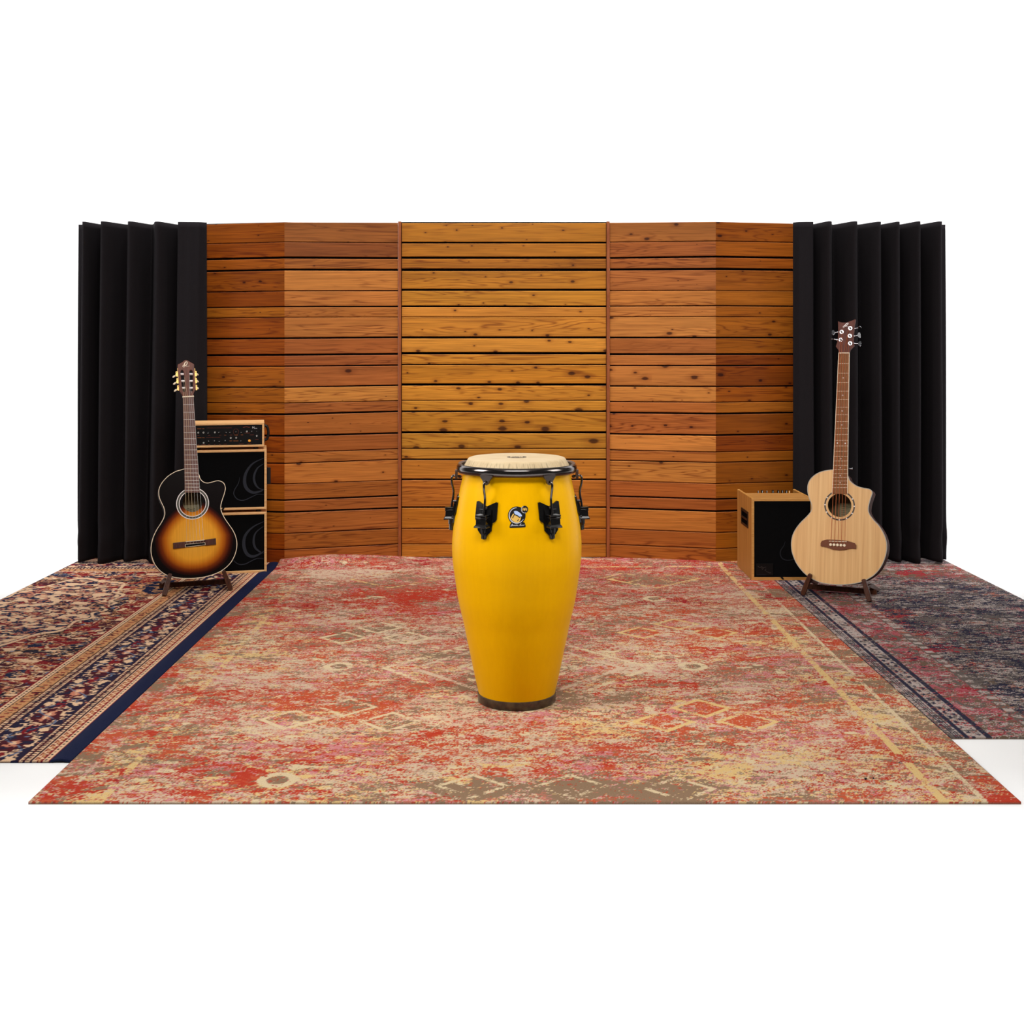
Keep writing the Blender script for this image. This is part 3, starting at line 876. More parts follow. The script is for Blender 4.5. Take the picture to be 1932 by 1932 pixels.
def shell_prism(mb, loop, w0, w1, step=.005):
    """a flat outline wrapped round the shell: cut into narrow strips first so it follows the curve"""
    bm = bmesh.new()
    bm.faces.new([bm.verts.new((p[0], p[1], 0)) for p in loop])
    x0, x1 = min(p[0] for p in loop), max(p[0] for p in loop)
    z0, z1 = min(p[1] for p in loop), max(p[1] for p in loop)
    for lo, hi, no in ((x0, x1, (1, 0, 0)), (z0, z1, (0, 1, 0))):
        m = int((hi - lo) / step)
        for i in range(1, m + 1):
            c_ = lo + (hi - lo) * i / (m + 1)
            bmesh.ops.bisect_plane(bm, geom=bm.verts[:] + bm.edges[:] + bm.faces[:], plane_co=(c_ * no[0], c_ * no[1], 0), plane_no=no, dist=1e-7)
    bmesh.ops.triangulate(bm, faces=[f for f in bm.faces if len(f.verts) > 4])
    bm.verts.index_update()
    vv = [v.co.copy() for v in bm.verts]; n = len(vv)
    fs = [[v.index for v in f.verts] for f in bm.faces]
    side = []
    for e in bm.edges:
        if len(e.link_faces) == 1:
            a, b = e.verts[0].index, e.verts[1].index
            side.append((a, b, b + n, a + n))
    bm.free()
    mb.add([onshell(v.x, v.y, w1) for v in vv] + [onshell(v.x, v.y, w0) for v in vv], fs + [[i + n for i in reversed(f)] for f in fs] + side)
    return mb
pl = MB()
def densify(loop, step=.006):
    out = []
    n = len(loop)
    for i in range(n):
        a, b = loop[i], loop[(i + 1) % n]
        m = max(1, int(math.hypot(b[0] - a[0], b[1] - a[1]) / step))
        out += [(a[0] + (b[0] - a[0]) * k / m, a[1] + (b[1] - a[1]) * k / m) for k in range(m)]
    return out
shell_prism(pl, plate, -.001, .0055)
shell_prism(pl, [(-.020, zp + .022), (.020, zp + .022), (.021, zp - .02), (.010, zp - .050), (-.010, zp - .050), (-.021, zp - .02)], .004, .0105)
rp = rz(zp) + .010
claw = MB()
yo = lambda d: -(rp + d)
def ring(hw, d0, d1, z): return [(-hw, yo(d0), z), (hw, yo(d0), z), (hw, yo(d1), z), (-hw, yo(d1), z)]
def stack(mb, secs):
    for (a, b) in zip(secs, secs[1:]):
        mb.hexa(ring(*a), ring(*b))
stack(claw, [(.0185, -.004, .024, zp + .0085), (.0185, -.004, .024, zp + .003)])
stack(claw, [(.0165, -.004, .022, zp + .003), (.0165, -.004, .022, zp + .001)])
stack(claw, [(.0185, -.004, .024, zp + .001), (.0185, -.004, .024, zp - .003)])
stack(claw, [(.0168, -.004, .022, zp - .003), (.0172, -.004, .0235, zp - .020), (.0215, -.004, .028, zp - .0265), (.0215, -.004, .028, zp - .030)])
nut = MB()
def hexcol(mb, cx, cy, r, z0, z1, n=6):
    mb.lathe([(r, z0), (r, z1)], n, c=(cx, cy))
ycn = -(ra + .0115)
hexcol(nut, 0, ycn, .0105, zp - .046, zp - .029, 8)
hexcol(nut, 0, ycn, .0085, zp - .064, zp - .045, 8)
nut.tube([(0, ycn, zp - .066), (0, ycn, zp - .060)], .004, 8)
scr = MB().tube([onshell(0, zp - .051, .004), onshell(0, zp - .051, .0135)], .0026, 10)
scr2 = MB().tube([onshell(0.001, zp + .0255, .004), onshell(0.001, zp + .0255, .0135)], .0040, 10)
protos = [tab.build('hoop_tab', M['gunmetal'], cg, True, .0008), hook.build('tension_hook', M['black_chrome'], cg, True),
          pl.build('lug_plate', M['black_gloss'], cg, True, .0012)]
protos[2].data.materials.clear(); protos[2].data.materials.append(M['gunmetal_gloss'] if 'gunmetal_gloss' in M else M['black_gloss'])
plate0 = protos[2]
subs = [claw.build('claw', M['black_gloss'], plate0, True, .0012), nut.build('tension_nut', M['black_gloss'], plate0, True, .0006), scr.build('lug_screw', M['gunmetal'], plate0, True), scr2.build('lug_screw', M['gunmetal'], plate0, True)]
A0 = 1.0
for k in range(6):
    ang = R(-30 + 60 * k + A0)
    if k == 0:
        for o in protos: o.rotation_euler.z = ang
        continue
    for o in protos:
        c = o.copy(); C.objects.link(c); c.parent = cg; c.rotation_euler.z = ang
        if o is plate0:
            for s_ in subs:
                d = s_.copy(); C.objects.link(d); d.parent = c

# badge on the front of the shell
def badge_xy(cx, cy):
    """zoomed-photo units -> metres across / up the shell front (badge centre near column 975)"""
    x = 945 + cx * 60 / 1932; y = 945 + cy * 60 / 1932
    return ((x - 975.0) * kk, zl(y))
def bpts(l): return [badge_xy(*p) for p in l]
M['blue_print'] = plain('pale_blue_print', (160, 182, 222), 0.4)
M['amber_print'] = plain('amber_print', (206, 166, 78), 0.4)
M['black_print'] = plain('black_print', (9, 8, 8), 0.35)
M['grey_print'] = plain('grey_print', (178, 178, 184), 0.4)
disc = [(950 + 535 * math.cos(a), 890 + 535 * math.sin(a)) for a in [2 * PI * k / 72 for k in range(72)]]
bd = shell_prism(MB(), bpts(disc), .0002, .0012)
foot = [(640, 1290), (1390, 1290), (1430, 1330), (1500, 1530), (1450, 1585), (560, 1625), (500, 1590), (550, 1400), (590, 1350)]
shell_prism(bd, bpts(foot), .0002, .0011)
badge = bd.build('badge', M['black_print'], cg)
small = [(1430 + 215 * math.cos(a), 530 + 215 * math.sin(a)) for a in [2 * PI * k / 40 for k in range(40)]]
sm = shell_prism(MB(), bpts(small), .0012, .0019).build('maker_badge', M['black_print'], badge)
def shell_strip(mb, pts, widths, w0, w1):
    t = MB().strip(pts, widths, w0, w1)
    mb.add([onshell(*p) for p in t.v], t.f)
u_ = 60 / 1932 * kk
arc = [(950 + 455 * math.cos(R(a)), 885 + 455 * math.sin(R(a))) for a in range(30, 272, 6)]
rim = MB(); shell_strip(rim, bpts(arc), [u_ * (30 + 32 * math.sin(PI * k / (len(arc) - 1))) for k in range(len(arc))], .0012, .0016)
arc2 = [(1430 + 205 * math.cos(R(a)), 530 + 205 * math.sin(R(a))) for a in range(70, 250, 8)]
shell_strip(rim, bpts(arc2), [u_ * 30] * len(arc2), .0019, .0022)
rim.build('badge_rim', M['grey_print'], badge)
dh = MB()
shell_prism(dh, bpts([(770, 640), (870, 610), (980, 630), (1090, 700), (1190, 780), (1260, 870), (1270, 930), (1210, 945), (1120, 960), (1040, 900), (960, 850), (900, 835), (830, 800), (790, 720)]), .0012, .0016)
dh.build('badge_drumhead', M['blue_print'], badge)
db = MB()
shell_prism(db, bpts([(735, 770), (780, 800), (790, 880), (860, 880), (960, 920), (1060, 985), (1090, 1040), (1190, 990), (1210, 1010), (1180, 1130), (1090, 1290), (960, 1310), (820, 1280), (690, 1190), (590, 1060), (600, 1000), (660, 880)]), .0012, .0016)
db.build('badge_drum', M['amber_print'], badge)
dl = MB()
for p in ([(740, 930), (700, 1040)], [(1060, 1110), (990, 1210)], [(790, 860), (740, 940)]):
    shell_strip(dl, bpts(p), [u_ * 40, u_ * 46], .0016, .0019)
dl.build('badge_lines', M['black_print'], badge)
mk = MB()
for dx in (0, 118):
    shell_strip(mk, bpts([(1312 + dx, 600), (1312 + dx, 500), (1335 + dx, 455), (1375 + dx, 455), (1400 + dx, 500), (1400 + dx, 610)]), [u_ * 34] * 6, .0019, .0022)
    shell_strip(mk, bpts([(1312 + dx, 545), (1400 + dx, 545)]), [u_ * 30] * 2, .0019, .0022)
shell_strip(mk, bpts([(1560, 460), (1560, 600)]), [u_ * 26] * 2, .0019, .0022)
mk.build('maker_letters', M['amber_print'], sm)
sc = MB()
script = [[(560, 1535), (620, 1470), (700, 1375), (660, 1470), (640, 1540)], [(640, 1450), (690, 1440), (690, 1510), (740, 1450), (760, 1510), (800, 1455), (820, 1505), (860, 1450), (880, 1505), (930, 1450), (960, 1430), (940, 1500), (1000, 1460), (1010, 1505), (1060, 1490)],
          [(1090, 1500), (1150, 1430), (1210, 1360), (1170, 1460), (1160, 1500), (1230, 1450)], [(1230, 1450), (1250, 1500), (1290, 1450), (1310, 1470), (1340, 1450), (1350, 1480), (1400, 1440), (1405, 1475)]]
for p in script:
    q = spline(p, 4); shell_strip(sc, bpts(q), [u_ * 20] * len(q), .0011, .0014)
sc.build('script_lettering', M['grey_print'], badge)

# ------------------------------------------------------------------ amplifiers
M['frame_wood'] = wood('pale_frame_wood', (232, 184, 128), (206, 154, 100), (3, 40, 40), 0.45)
M['side_wood'] = wood('striped_side_wood', (200, 138, 72), (160, 100, 46), (60, 3, 3), 0.45)
M['zebra_side'] = wood('striped_zebra_wood', (198, 146, 76), (148, 94, 40), (30, 30, .35), 0.5, axis_dist=0.2)
M['combo_frame'] = wood('combo_frame_wood', (206, 152, 86), (182, 126, 64), (3, 40, 40), 0.45)
M['panel_black'] = plain('panel_black', (13, 12, 13), 0.5, spec=0.15)
M['logo_grey'] = plain('logo_grey', (44, 46, 53), 0.8, spec=0.1)
M['logo_dim'] = plain('logo_dim', (32, 33, 37), 0.8, spec=0.1)
M['orange_print'] = plain('orange_print', (196, 104, 32), 0.5)
M['red_print'] = plain('red_print', (150, 62, 30), 0.5)
M['white_print'] = plain('white_print', (232, 232, 230), 0.5)
M['amber_knob'] = plain('amber_knob', (240, 160, 40), 0.35)
def text_mesh(s, name, body, size, at, mat, parent):
    cu = bpy.data.curves.new(name, 'FONT'); cu.body = body; cu.size = size; cu.extrude = .0004
    t = bpy.data.objects.new(name, cu); C.objects.link(t)
    bpy.context.view_layer.update()
    me = bpy.data.meshes.new_from_object(t.evaluated_get(bpy.context.evaluated_depsgraph_get()))
    bpy.data.objects.remove(t); bpy.data.curves.remove(cu)
    me.name = name; me.materials.clear(); me.materials.append(mat)
    o = bpy.data.objects.new(name, me); C.objects.link(o); o.parent = parent; o.location = at
    return o
AY = R(12)
AO = floor_pt(503.2, 1079.7)
sA = F / AO.y
def amp_root(name, label, cat, v0, group=None):
    fr = Frame(AO + Vector((0, 0, v0)), AY)
    return thing(name, label, cat, fr.O, fr.euler(), group), fr
def shell_box(root, x0, x1, v0, v1, depth, t, mat_front, mat_side):
    """open-fronted plywood cabinet: two sides, top, bottom, back"""
    mb = MB()
    mb.prism([(x0, v0), (x1, v0), (x1, v1), (x0, v1)], -depth, 0, [[(x0 + t, v0 + t), (x1 - t, v0 + t), (x1 - t, v1 - t), (x0 + t, v1 - t)]])
    mb.box(x0 + t * .5, x1 - t * .5, v0 + t * .5, v1 - t * .5, -depth + .002, -depth + .012)
    return mb.build('cabinet', mat_side, root, bevel=.002)
def swirl(frame, pxs, mat, root, z0, z1):
    mb = MB()
    for pts, wmax, pw in pxs:
        q = spline([frame.px(*p) for p in pts], 6)
        n = len(q)
        mb.strip(q, [wmax * (.12 + .88 * math.sin(PI * min(1, max(0, k / (n - 1)))) ** pw) for k in range(n)], z0, z1)
    return mb.build('logo', mat, root)
c3 = lambda x, y: (260 + x * .14493, 660 + y * .14493)
c4 = lambda x, y: (260 + x * .14493, 880 + y * .14493)
def cab(name, label, vb, vt, feet, logo):
    r, fr = amp_root(name, label, 'speaker cabinet', vb, 'matching speaker cabinets stacked under the amplifier')
    h = vt - vb
    W0, t, dp = -.366, .0115, .24
    shell_box(r, W0, 0, 0, h, dp, t, None, M['frame_wood'])
    g = MB().box(W0 + t, -t, t, h - t, -.02, -.006).build('grille', M['grille'], r)
    swirl(fr, logo, M['logo_grey'], g, -.006, -.0052)
    hd = MB()
    if feet: hd.box(-.001, .0035, h * .36, h * .68, -.155, -.085); hd.box(.0035, .020, h * .38, h * .66, -.115, -.103).build('side_handle', M['black_plastic'], r, bevel=.001)
    if feet:
        for fx in (W0 + .04, -.04):
            for fz in (-.035, -dp + .035):
                MB().lathe([(.011, -.0125), (.014, 0.0002)], 16, axis=lambda x, y, z: (x, z, y), c=(fx, fz)).build('foot', M['black_plastic'], r, True)
    return r, fr, h
v1b, v1t, v2t = .3085, .6015, .2955
sw1 = [([c3(1650, 1408), c3(1500, 1480), c3(1410, 1600), c3(1390, 1720), c3(1420, 1810), c3(1500, 1860), c3(1600, 1842), c3(1646, 1812)], .016, 1.2),
       ([c3(1648, 1480), c3(1560, 1540), c3(1515, 1640), c3(1522, 1730), c3(1570, 1800), c3(1646, 1825)], .011, 1.2),
       ([c4(1325, 140), c4(1310, 220), c4(1258, 310), c4(1252, 370), c4(1300, 430), c4(1380, 442), c4(1480, 400), c4(1560, 365), c4(1646, 372)], .0045, .6)]
sw2 = [([c4(1646, 718), c4(1500, 790), c4(1400, 900), c4(1380, 1030), c4(1420, 1140), c4(1500, 1175), c4(1600, 1135), c4(1646, 1100)], .016, 1.2),
       ([c4(1646, 775), c4(1540, 860), c4(1508, 960), c4(1528, 1060), c4(1600, 1120), c4(1646, 1132)], .011, 1.2),
       ([c4(1225, 1180), c4(1255, 1235), c4(1320, 1278), c4(1400, 1272), c4(1480, 1232), c4(1560, 1200), c4(1646, 1206)], .0045, .6)]
r_, fr_, h_ = cab('speaker_cabinet', 'black-grilled wooden speaker cabinet standing on the rug, lower of the stacked pair', 0.0, v2t, False, sw2)
r_, fr_, h_ = cab('speaker_cabinet', 'black-grilled wooden speaker cabinet carrying the amplifier head, upper of the stacked pair', v1b, v1t, True, sw1)
MB().prism([(-.218, .001), (-.206, .001), (-.200, .013), (-.210, .013)], -.004, .0015).build('pull_tab', M['black_plastic'], r_)

hv0, hv1 = .6145, .7325
hr, hf = amp_root('amplifier_head', 'small wooden amplifier head with knobs on top of the stacked cabinets', 'amplifier', hv0)
hh = hv1 - hv0
hx0, hx1, t = -.366, -.0115, .0105
shell_box(hr, hx0, hx1, 0, hh, .22, t, None, M['frame_wood'])
for fx in (hx0 + .04, hx1 - .04):
    for fz in (-.035, -.185):
        MB().lathe([(.010, -.0125), (.013, .0002)], 16, axis=lambda x, y, z: (x, z, y), c=(fx, fz)).build('foot', M['black_plastic'], hr, True)
panel = MB().box(hx0 + t, hx1 - t, t, hh - t, -.02, -.004).build('control_panel', M['panel_black'], hr)
MB().box(hx1 - t - .0085, hx1 - t - .004, t + .010, hh - t - .018, -.006, -.002).build('rack_handle', M['black_gloss'], hr)
a3 = lambda x, y: hf.px(365 + x * .082816, 785 + y * .082816)
def knob(name, x, y, r, mat, hgt=.010, pointer=None):
    u, v = a3(x, y)
    k_ = MB().lathe([(r * 1.1, -.004), (r * 1.1, -.001), (r * .8, 0), (r * .75, hgt - .001), (r * .6, hgt)], 24, c=(u, v)).build(name, mat, hr, True)
    if pointer is not None:
        a = pointer
        MB().strip([(u + r * .1 * math.cos(a), v + r * .1 * math.sin(a)), (u + r * .95 * math.cos(a), v + r * .95 * math.sin(a))], [.0011] * 2, hgt, hgt + .0006).build('pointer', M['white_print'], k_)
    return k_
for x, y, a in ((345, 380, 3.6), (590, 370, 3.4), (735, 365, 5.8), (838, 365, 3.5), (965, 365, 1.2), (1095, 370, 3.3), (1335, 355, 2.2), (350, 575, 2.0), (478, 570, 1.4), (598, 572, 3.4), (725, 565, 1.5), (1090, 560, 3.4)):
    knob('knob', x, y, .0042, M['black_gloss'], .010, a)
knob('volume_knob', 1275, 565, .0060, M['amber_knob'], .012)
M['jack_metal'] = plain('jack_metal', (225, 222, 214), 0.45, 0.6)
def jack(x, y):
    u, v = a3(x, y)
    js = MB().lathe([(.0038, -.004), (.0038, -.001), (.0024, -.001), (.0024, -.003)], 20, c=(u, v)).build('jack_socket', M['jack_metal'], hr, True)
    MB().prism(circle(u, v, .0021, 16), -.0029, -.0026).build('socket_hole', M['backing'], js)
for x, y in ((110, 378), (228, 378), (488, 372), (850, 498), (973, 495), (1218, 352), (1442, 452), (232, 612)):
    jack(x, y)
mb = MB()
for x0, x1, y in ((82, 180, 290), (200, 245, 290), (88, 178, 495), (200, 250, 495), (1080, 1130, 430), (700, 745, 437), (820, 880, 568), (910, 1025, 568), (935, 1010, 435)):
    MB().strip([a3(x0, y), a3(x1, y)], [.0013] * 2, -.004, -.0035).build('panel_caption', M['orange_print'], panel)
mb = MB()
for x0, x1, y in ((300, 870, 272), (290, 610, 490), (85, 135, 445), (330, 385, 442), (580, 635, 440), (825, 880, 437), (1285, 1375, 432), (1405, 1480, 535), (1230, 1320, 635), (1035, 1140, 640), (85, 130, 655), (180, 270, 652), (330, 380, 650), (465, 500, 648), (585, 625, 647), (685, 765, 643), (1165, 1290, 390)):
    MB().strip([a3(x0, y), a3(x1, y - 4)], [.0008] * 2, -.004, -.0035).build('panel_caption', M['red_print'], panel)
MB().strip([a3(1130, 262), a3(1200, 245), a3(1280, 258)], [.0018] * 3, -.004, -.0035).build('panel_emblem', M['red_print'], panel)
c_ = [a3(970 + 62 * math.cos(a), 360 + 68 * math.sin(a)) for a in [2 * PI * k / 32 for k in range(33)]]
mb.strip(c_, [.0005] * 33, -.004, -.0035)
mb.build('panel_circle', M['red_print'], panel)
u, v = a3(1338, 284)
text_mesh(None, 'lettering', 'H', .0150, (u, v, -.0038), M['white_print'], panel)
u, v = a3(1385, 290)
text_mesh(None, 'lettering', 'one', .0090, (u, v, -.0038), M['white_print'], panel)
mb = MB()
for x, y in ((1440, 348), (1522, 292)):
    mb.prism(circle(*a3(x, y), .0008, 12), -.004, -.0035)
mb.build('indicator_light', M['white_print'], panel)
hd = MB()
hx = hx1
hd.tube(spline([(hx - .001, .022, -.14), (hx + .014, .028, -.14), (hx + .020, .058, -.14), (hx + .014, .088, -.14), (hx - .001, .094, -.14)], 6), .007, 10)
hd.box(hx - .001, hx + .004, .010, .034, -.155, -.125); hd.box(hx - .001, hx + .004, .082, .106, -.155, -.125)
hd.build('side_handle', M['black_plastic'], hr, True)

# --- combo amplifier on the right
bx0, bx1, by0, by1, bh = 1.1326, 1.424, 5.60, 5.957, .387
cr = thing('combo_amplifier', 'zebra-striped wooden combo amplifier with black grille beside the pale bass', 'amplifier', (bx0, by0, 0))
bw, bd_ = bx1 - bx0, by1 - by0
t = .0125
MB().box(0, t, 0, bd_, 0, bh).build('side_panel', M['zebra_side'], cr, bevel=.0025)
MB().box(bw - t, bw, 0, bd_, 0, bh).build('side_panel', M['zebra_side'], cr, bevel=.0025)
MB().box(t, bw - t, 0, bd_, 0.0, .0135).build('bottom_panel', M['combo_frame'], cr, bevel=.001)
MB().box(t, bw - t, bd_ - .012, bd_, .0135, bh - .05).build('back_panel', M['zebra_side'], cr)
M['top_wood'] = wood('top_wood', (186, 134, 72), (152, 100, 48), (2, 50, 50), 0.5)
mb = MB()
mb.box(t, bw - t, .002, .205, bh - .014, bh - .001)
mb.build('top_panel', M['top_wood'], cr, bevel=.001)
ctl = MB().hexa([(t, .206, bh - .05), (bw - t, .206, bh - .05), (bw - t, bd_ - .002, bh - .035), (t, bd_ - .002, bh - .035)],
                [(t, .206, bh - .040), (bw - t, .206, bh - .040), (bw - t, bd_ - .002, bh - .020), (t, bd_ - .002, bh - .020)]).build('control_plate', M['panel_black'], cr)
for k, x in enumerate((.085, .105, .128, .158, .185, .205, .225, .240)):
    yk = .262
    zk = bh - .034
    big = k in (1, 3, 4, 5, 6)
    kn = MB().lathe([(.0065 if big else .004, zk), (.0055 if big else .0035, zk + (.041 if big else .036))], 16, c=(x, yk)).build('knob', M['black_gloss'] if k != 7 else M['amber_knob'], cr, True)
    MB().box(x - .0008, x + .0008, yk - .0065, yk - .005, zk + .012, zk + .038).build('pointer', M['white_print'], kn)
M['grille_front'] = M['grille']
g = MB().box(t, bw - t, .004, .02, .0135, bh - .0135).build('grille', M['grille'], cr)
fb = MB()
fb.prism([(0, 0), (bw, 0), (bw, bh - .0005), (0, bh - .0005)], -.0035, 0.0005, [[(t, .0135), (bw - t, .0135), (bw - t, bh - .0135), (t, bh - .0135)]], put=lambda u, v, w_: (u, -w_, v))
fb.build('front_frame', M['combo_frame'], cr, bevel=.0008)
ff = Frame((bx0, by0, 0), 0)
c5 = lambda x, y: ff.px(1370 + x * .17081, 880 + y * .17081)
lp = MB(); x0, y1 = c5(332, 1075); x1, y0 = c5(520, 1205)
lp.box(x0, x1, 0.0015, .006, y0, y1)
pl_ = lp.build('name_plate', plain('plate_brown', (15, 12, 11), 0.5, spec=0.15), cr, bevel=.0006)
mb = MB()
def fstrip(mb, pts, widths, d0, d1):
    tq = MB().strip(pts, widths, d0, d1); mb.add([(p[0], p[2], p[1]) for p in tq.v], tq.f)
for p, w_ in (([(350, 1100), (372, 1118), (392, 1108), (410, 1120), (440, 1112)], .0016), ([(395, 1120), (402, 1138), (412, 1122)], .0016), ([(428, 1152), (436, 1132), (448, 1138)], .0013), ([(430, 1140), (446, 1160), (462, 1168), (500, 1178)], .0013), ([(470, 1172), (482, 1182), (496, 1170)], .0010)):
    q = spline([c5(*a) for a in p], 5); fstrip(mb, q, [w_] * len(q), .0010, .0016)
mb.build('plate_emblem', plain('plate_grey', (52, 47, 44), 0.5), pl_)
mb = MB(); fstrip(mb, [c5(338, 1198), c5(440, 1198)], [.0016] * 2, .0010, .0016); mb.build('plate_edge', M['logo_grey'], pl_)
mb = MB(); q = spline([c5(*a) for a in [(655, 830), (640, 875), (605, 930), (600, 975), (625, 1020), (680, 1038), (745, 1028), (800, 1005)]], 6)
fstrip(mb, q, [.0015 + .0035 * math.sin(PI * k / (len(q) - 1)) for k in range(len(q))], .0034, .0041); mb.build('logo', M['logo_dim'], g)
mb = MB(); a, b = c5(604, 1222), c5(628, 1258)
mb.hexa([(a[0] - .003, -.0015, a[1]), (a[0] + .009, -.0015, a[1]), (b[0] + .006, -.0015, b[1] + .004), (b[0] - .004, -.0015, b[1] + .004)],
        [(a[0] - .003, .004, a[1]), (a[0] + .009, .004, a[1]), (b[0] + .006, .004, b[1] + .004), (b[0] - .004, .004, b[1] + .004)])
mb.build('pull_tab', M['black_plastic'], cr)
# side handle let into the left side: frame, dark cup and grip bar
hy0, hy1, hz0, hz1 = .076, .246, .232, .311
fr2 = MB().prism([(hy0, hz0), (hy1, hz0), (hy1, hz1), (hy0, hz1)], -.003, .002, [[(hy0 + .012, hz0 + .012), (hy1 - .012, hz0 + .012), (hy1 - .012, hz1 - .012), (hy0 + .012, hz1 - .012)]], put=lambda u, v, w_: (w_, u, v)).build('side_handle', M['black_plastic'], cr, bevel=.0008)
MB().box(-.0008, .001, hy0 + .012, hy1 - .012, hz0 + .012, hz1 - .012).build('handle_cup', M['backing'], fr2)
MB().tube([(.0005, hy0 + .012, .270), (.0005, hy1 - .012, .270)], .006, 10).build('handle_grip', M['black_plastic'], fr2, True)
# ------------------------------------------------------------------ guitars
M['rosewood'] = wood('rosewood', (84, 42, 30), (54, 26, 19), (26, 3, 26), 0.25, spec=0.5)
M['fretboard_dark'] = wood('fretboard_rosewood', (124, 92, 84), (92, 62, 56), (60, 5, 60), 0.5)
M['fretboard_light'] = wood('fretboard_ovangkol', (150, 100, 58), (108, 66, 36), (70, 6, 70), 0.5)
M['mahogany'] = wood('mahogany_side', (68, 24, 12), (44, 14, 7), (20, 3, 4), 0.6, 0, spec=0.05)
M['dark_side'] = plain('dark_gloss_side', (34, 18, 14), 0.3, 0, 0, spec=0.2)
M['head_brown'] = wood('headstock_brown', (106, 56, 44), (88, 44, 34), (8, 1.2, 8), 0.45)
M['head_red'] = wood('headstock_rosewood', (122, 60, 34), (72, 32, 18), (38, 3, 20), 0.35)
M['inside'] = wood('inside_back', (124, 104, 74), (86, 70, 48), (30, 2, 3), 0.7)
M['label_paper'] = plain('label_paper', (150, 138, 104), 0.8)
M['label_ink'] = plain('label_ink', (40, 34, 26), 0.8)

def sunburst(fr):
    m, nt, b = nodes('sunburst_top')
    tc = nt.nodes.new('ShaderNodeTexCoord')
    sx = nt.nodes.new('ShaderNodeSeparateXYZ'); nt.links.new(tc.outputs['Object'], sx.inputs[0])
    cx, cy = fr.px(*c4(738, 915)); s = 5.35 / F * .14493
    dx = math_node(nt, 'DIVIDE', math_node(nt, 'SUBTRACT', sx.outputs[0], cx), 500 * s)
    up = math_node(nt, 'SUBTRACT', sx.outputs[1], cy)
    dyu = math_node(nt, 'DIVIDE', math_node(nt, 'MAXIMUM', up, 0.0), 505 * s)
    dyd = math_node(nt, 'DIVIDE', math_node(nt, 'MINIMUM', up, 0.0), 500 * s)
    e2 = math_node(nt, 'ADD', math_node(nt, 'POWER', math_node(nt, 'ABSOLUTE', dx), 2.2), math_node(nt, 'ADD', math_node(nt, 'POWER', dyu, 2.0), math_node(nt, 'POWER', math_node(nt, 'ABSOLUTE', dyd), 2.4)))
    e = math_node(nt, 'SQRT', e2)
    # the burst narrows towards the waist: widen the field with height
    e = math_node(nt, 'ADD', e, math_node(nt, 'MULTIPLY', math_node(nt, 'MULTIPLY', dyu, math_node(nt, 'ABSOLUTE', dx)), .45))
    c = ramp(nt, e, [(0.0, lin((236, 172, 64))), (0.52, lin((228, 155, 44))), (0.70, lin((182, 98, 18))), (0.82, lin((112, 44, 8))), (0.92, lin((52, 14, 6))), (1.0, lin((12, 5, 5)))])
    v = coords(nt, (90, 2, 90))
    g = noise(nt, v, 3, 3)
    c = mix(nt, 1.0, c, ramp(nt, g, [(0.3, (.90, .88, .84)), (0.7, (1.08, 1.08, 1.08))]), 'MULTIPLY')
    nt.links.new(c, b.inputs['Base Color'])
    b.inputs['Roughness'].default_value = 0.22
    b.inputs['Specular IOR Level'].default_value = 0.16
    return m

def body(root, fr, outline, hole, depth, top_mat, side_mat, binding_mat, bind_w, smooth_n=6, back_mat=None):
    loop = spline(outline, smooth_n, True)
    # sides and back as one box, open at the front; then top with the sound hole; then binding
    n = len(loop)
    mb = MB()
    mb.add([(p[0], p[1], -.0005) for p in loop] + [(p[0], p[1], -depth) for p in loop], [(i, (i + 1) % n, n + (i + 1) % n, n + i) for i in range(n)])
    mb.prism(loop, -depth - .003, -depth)
    mb.build('body', side_mat, root, True, angle=50)
    inner = inset(loop, .004)
    MB().prism(inner, -depth + .0002, -depth + .002).build('inner_back', M['inside'], root)
    MB().prism(inset(loop, bind_w), -.003, .0, [hole]).build('soundboard', top_mat, root)
    MB().prism(inset(loop, -.0006), -.0045, .0004, [inset(loop, bind_w)]).build('binding', binding_mat, root, True)
    return loop
def annulus(mb, c, r1, r0, w0, w1, n=64, a0=0, a1=2 * PI):
    if a1 - a0 >= 2 * PI - 1e-6:
        mb.prism(circle(*c, r1, n), w0, w1, [circle(*c, r0, n)])
    else:
        pts = [(c[0] + (r1 + r0) / 2 * math.cos(a0 + (a1 - a0) * k / n), c[1] + (r1 + r0) / 2 * math.sin(a0 + (a1 - a0) * k / n)) for k in range(n + 1)]
        mb.strip(pts, [r1 - r0] * (n + 1), w0, w1)
def neck(root, fr, tl, tr, bl, br, w1, back_mat, board_mat, nfr, saddle_v, fret_mat, fw):
    """fretboard between four photo corners, frets by the twelfth-root rule, rounded neck behind"""
    TL, TR, BL, BR = fr.px(*tl, w1), fr.px(*tr, w1), fr.px(*bl, w1), fr.px(*br, w1)
    b = MB().prism([BL, BR, TR, TL], -.002, w1).build('fretboard', board_mat, root, bevel=.0008)
    top = Vector(((TL[0] + TR[0]) / 2, (TL[1] + TR[1]) / 2)); bot = Vector(((BL[0] + BR[0]) / 2, (BL[1] + BR[1]) / 2))
    L = top.y - saddle_v
    frs = []
    for k in range(1, nfr + 1):
        v = top.y - L * (1 - 2 ** (-k / 12))
        s = (top.y - v) / (top.y - bot.y)
        if s > .995: break
        a = (TL[0] + (BL[0] - TL[0]) * s, TL[1] + (BL[1] - TL[1]) * s); c = (TR[0] + (BR[0] - TR[0]) * s, TR[1] + (BR[1] - TR[1]) * s)
        MB().tube([(a[0] + .001, a[1], w1 + .0002), (c[0] - .001, c[1], w1 + .0002)], fw, 6).build('fret', fret_mat, root)
        frs.append(((a[0] + c[0]) / 2, (a[1] + c[1]) / 2, c[0] - a[0]))
    return (TL, TR, BL, BR), b, frs
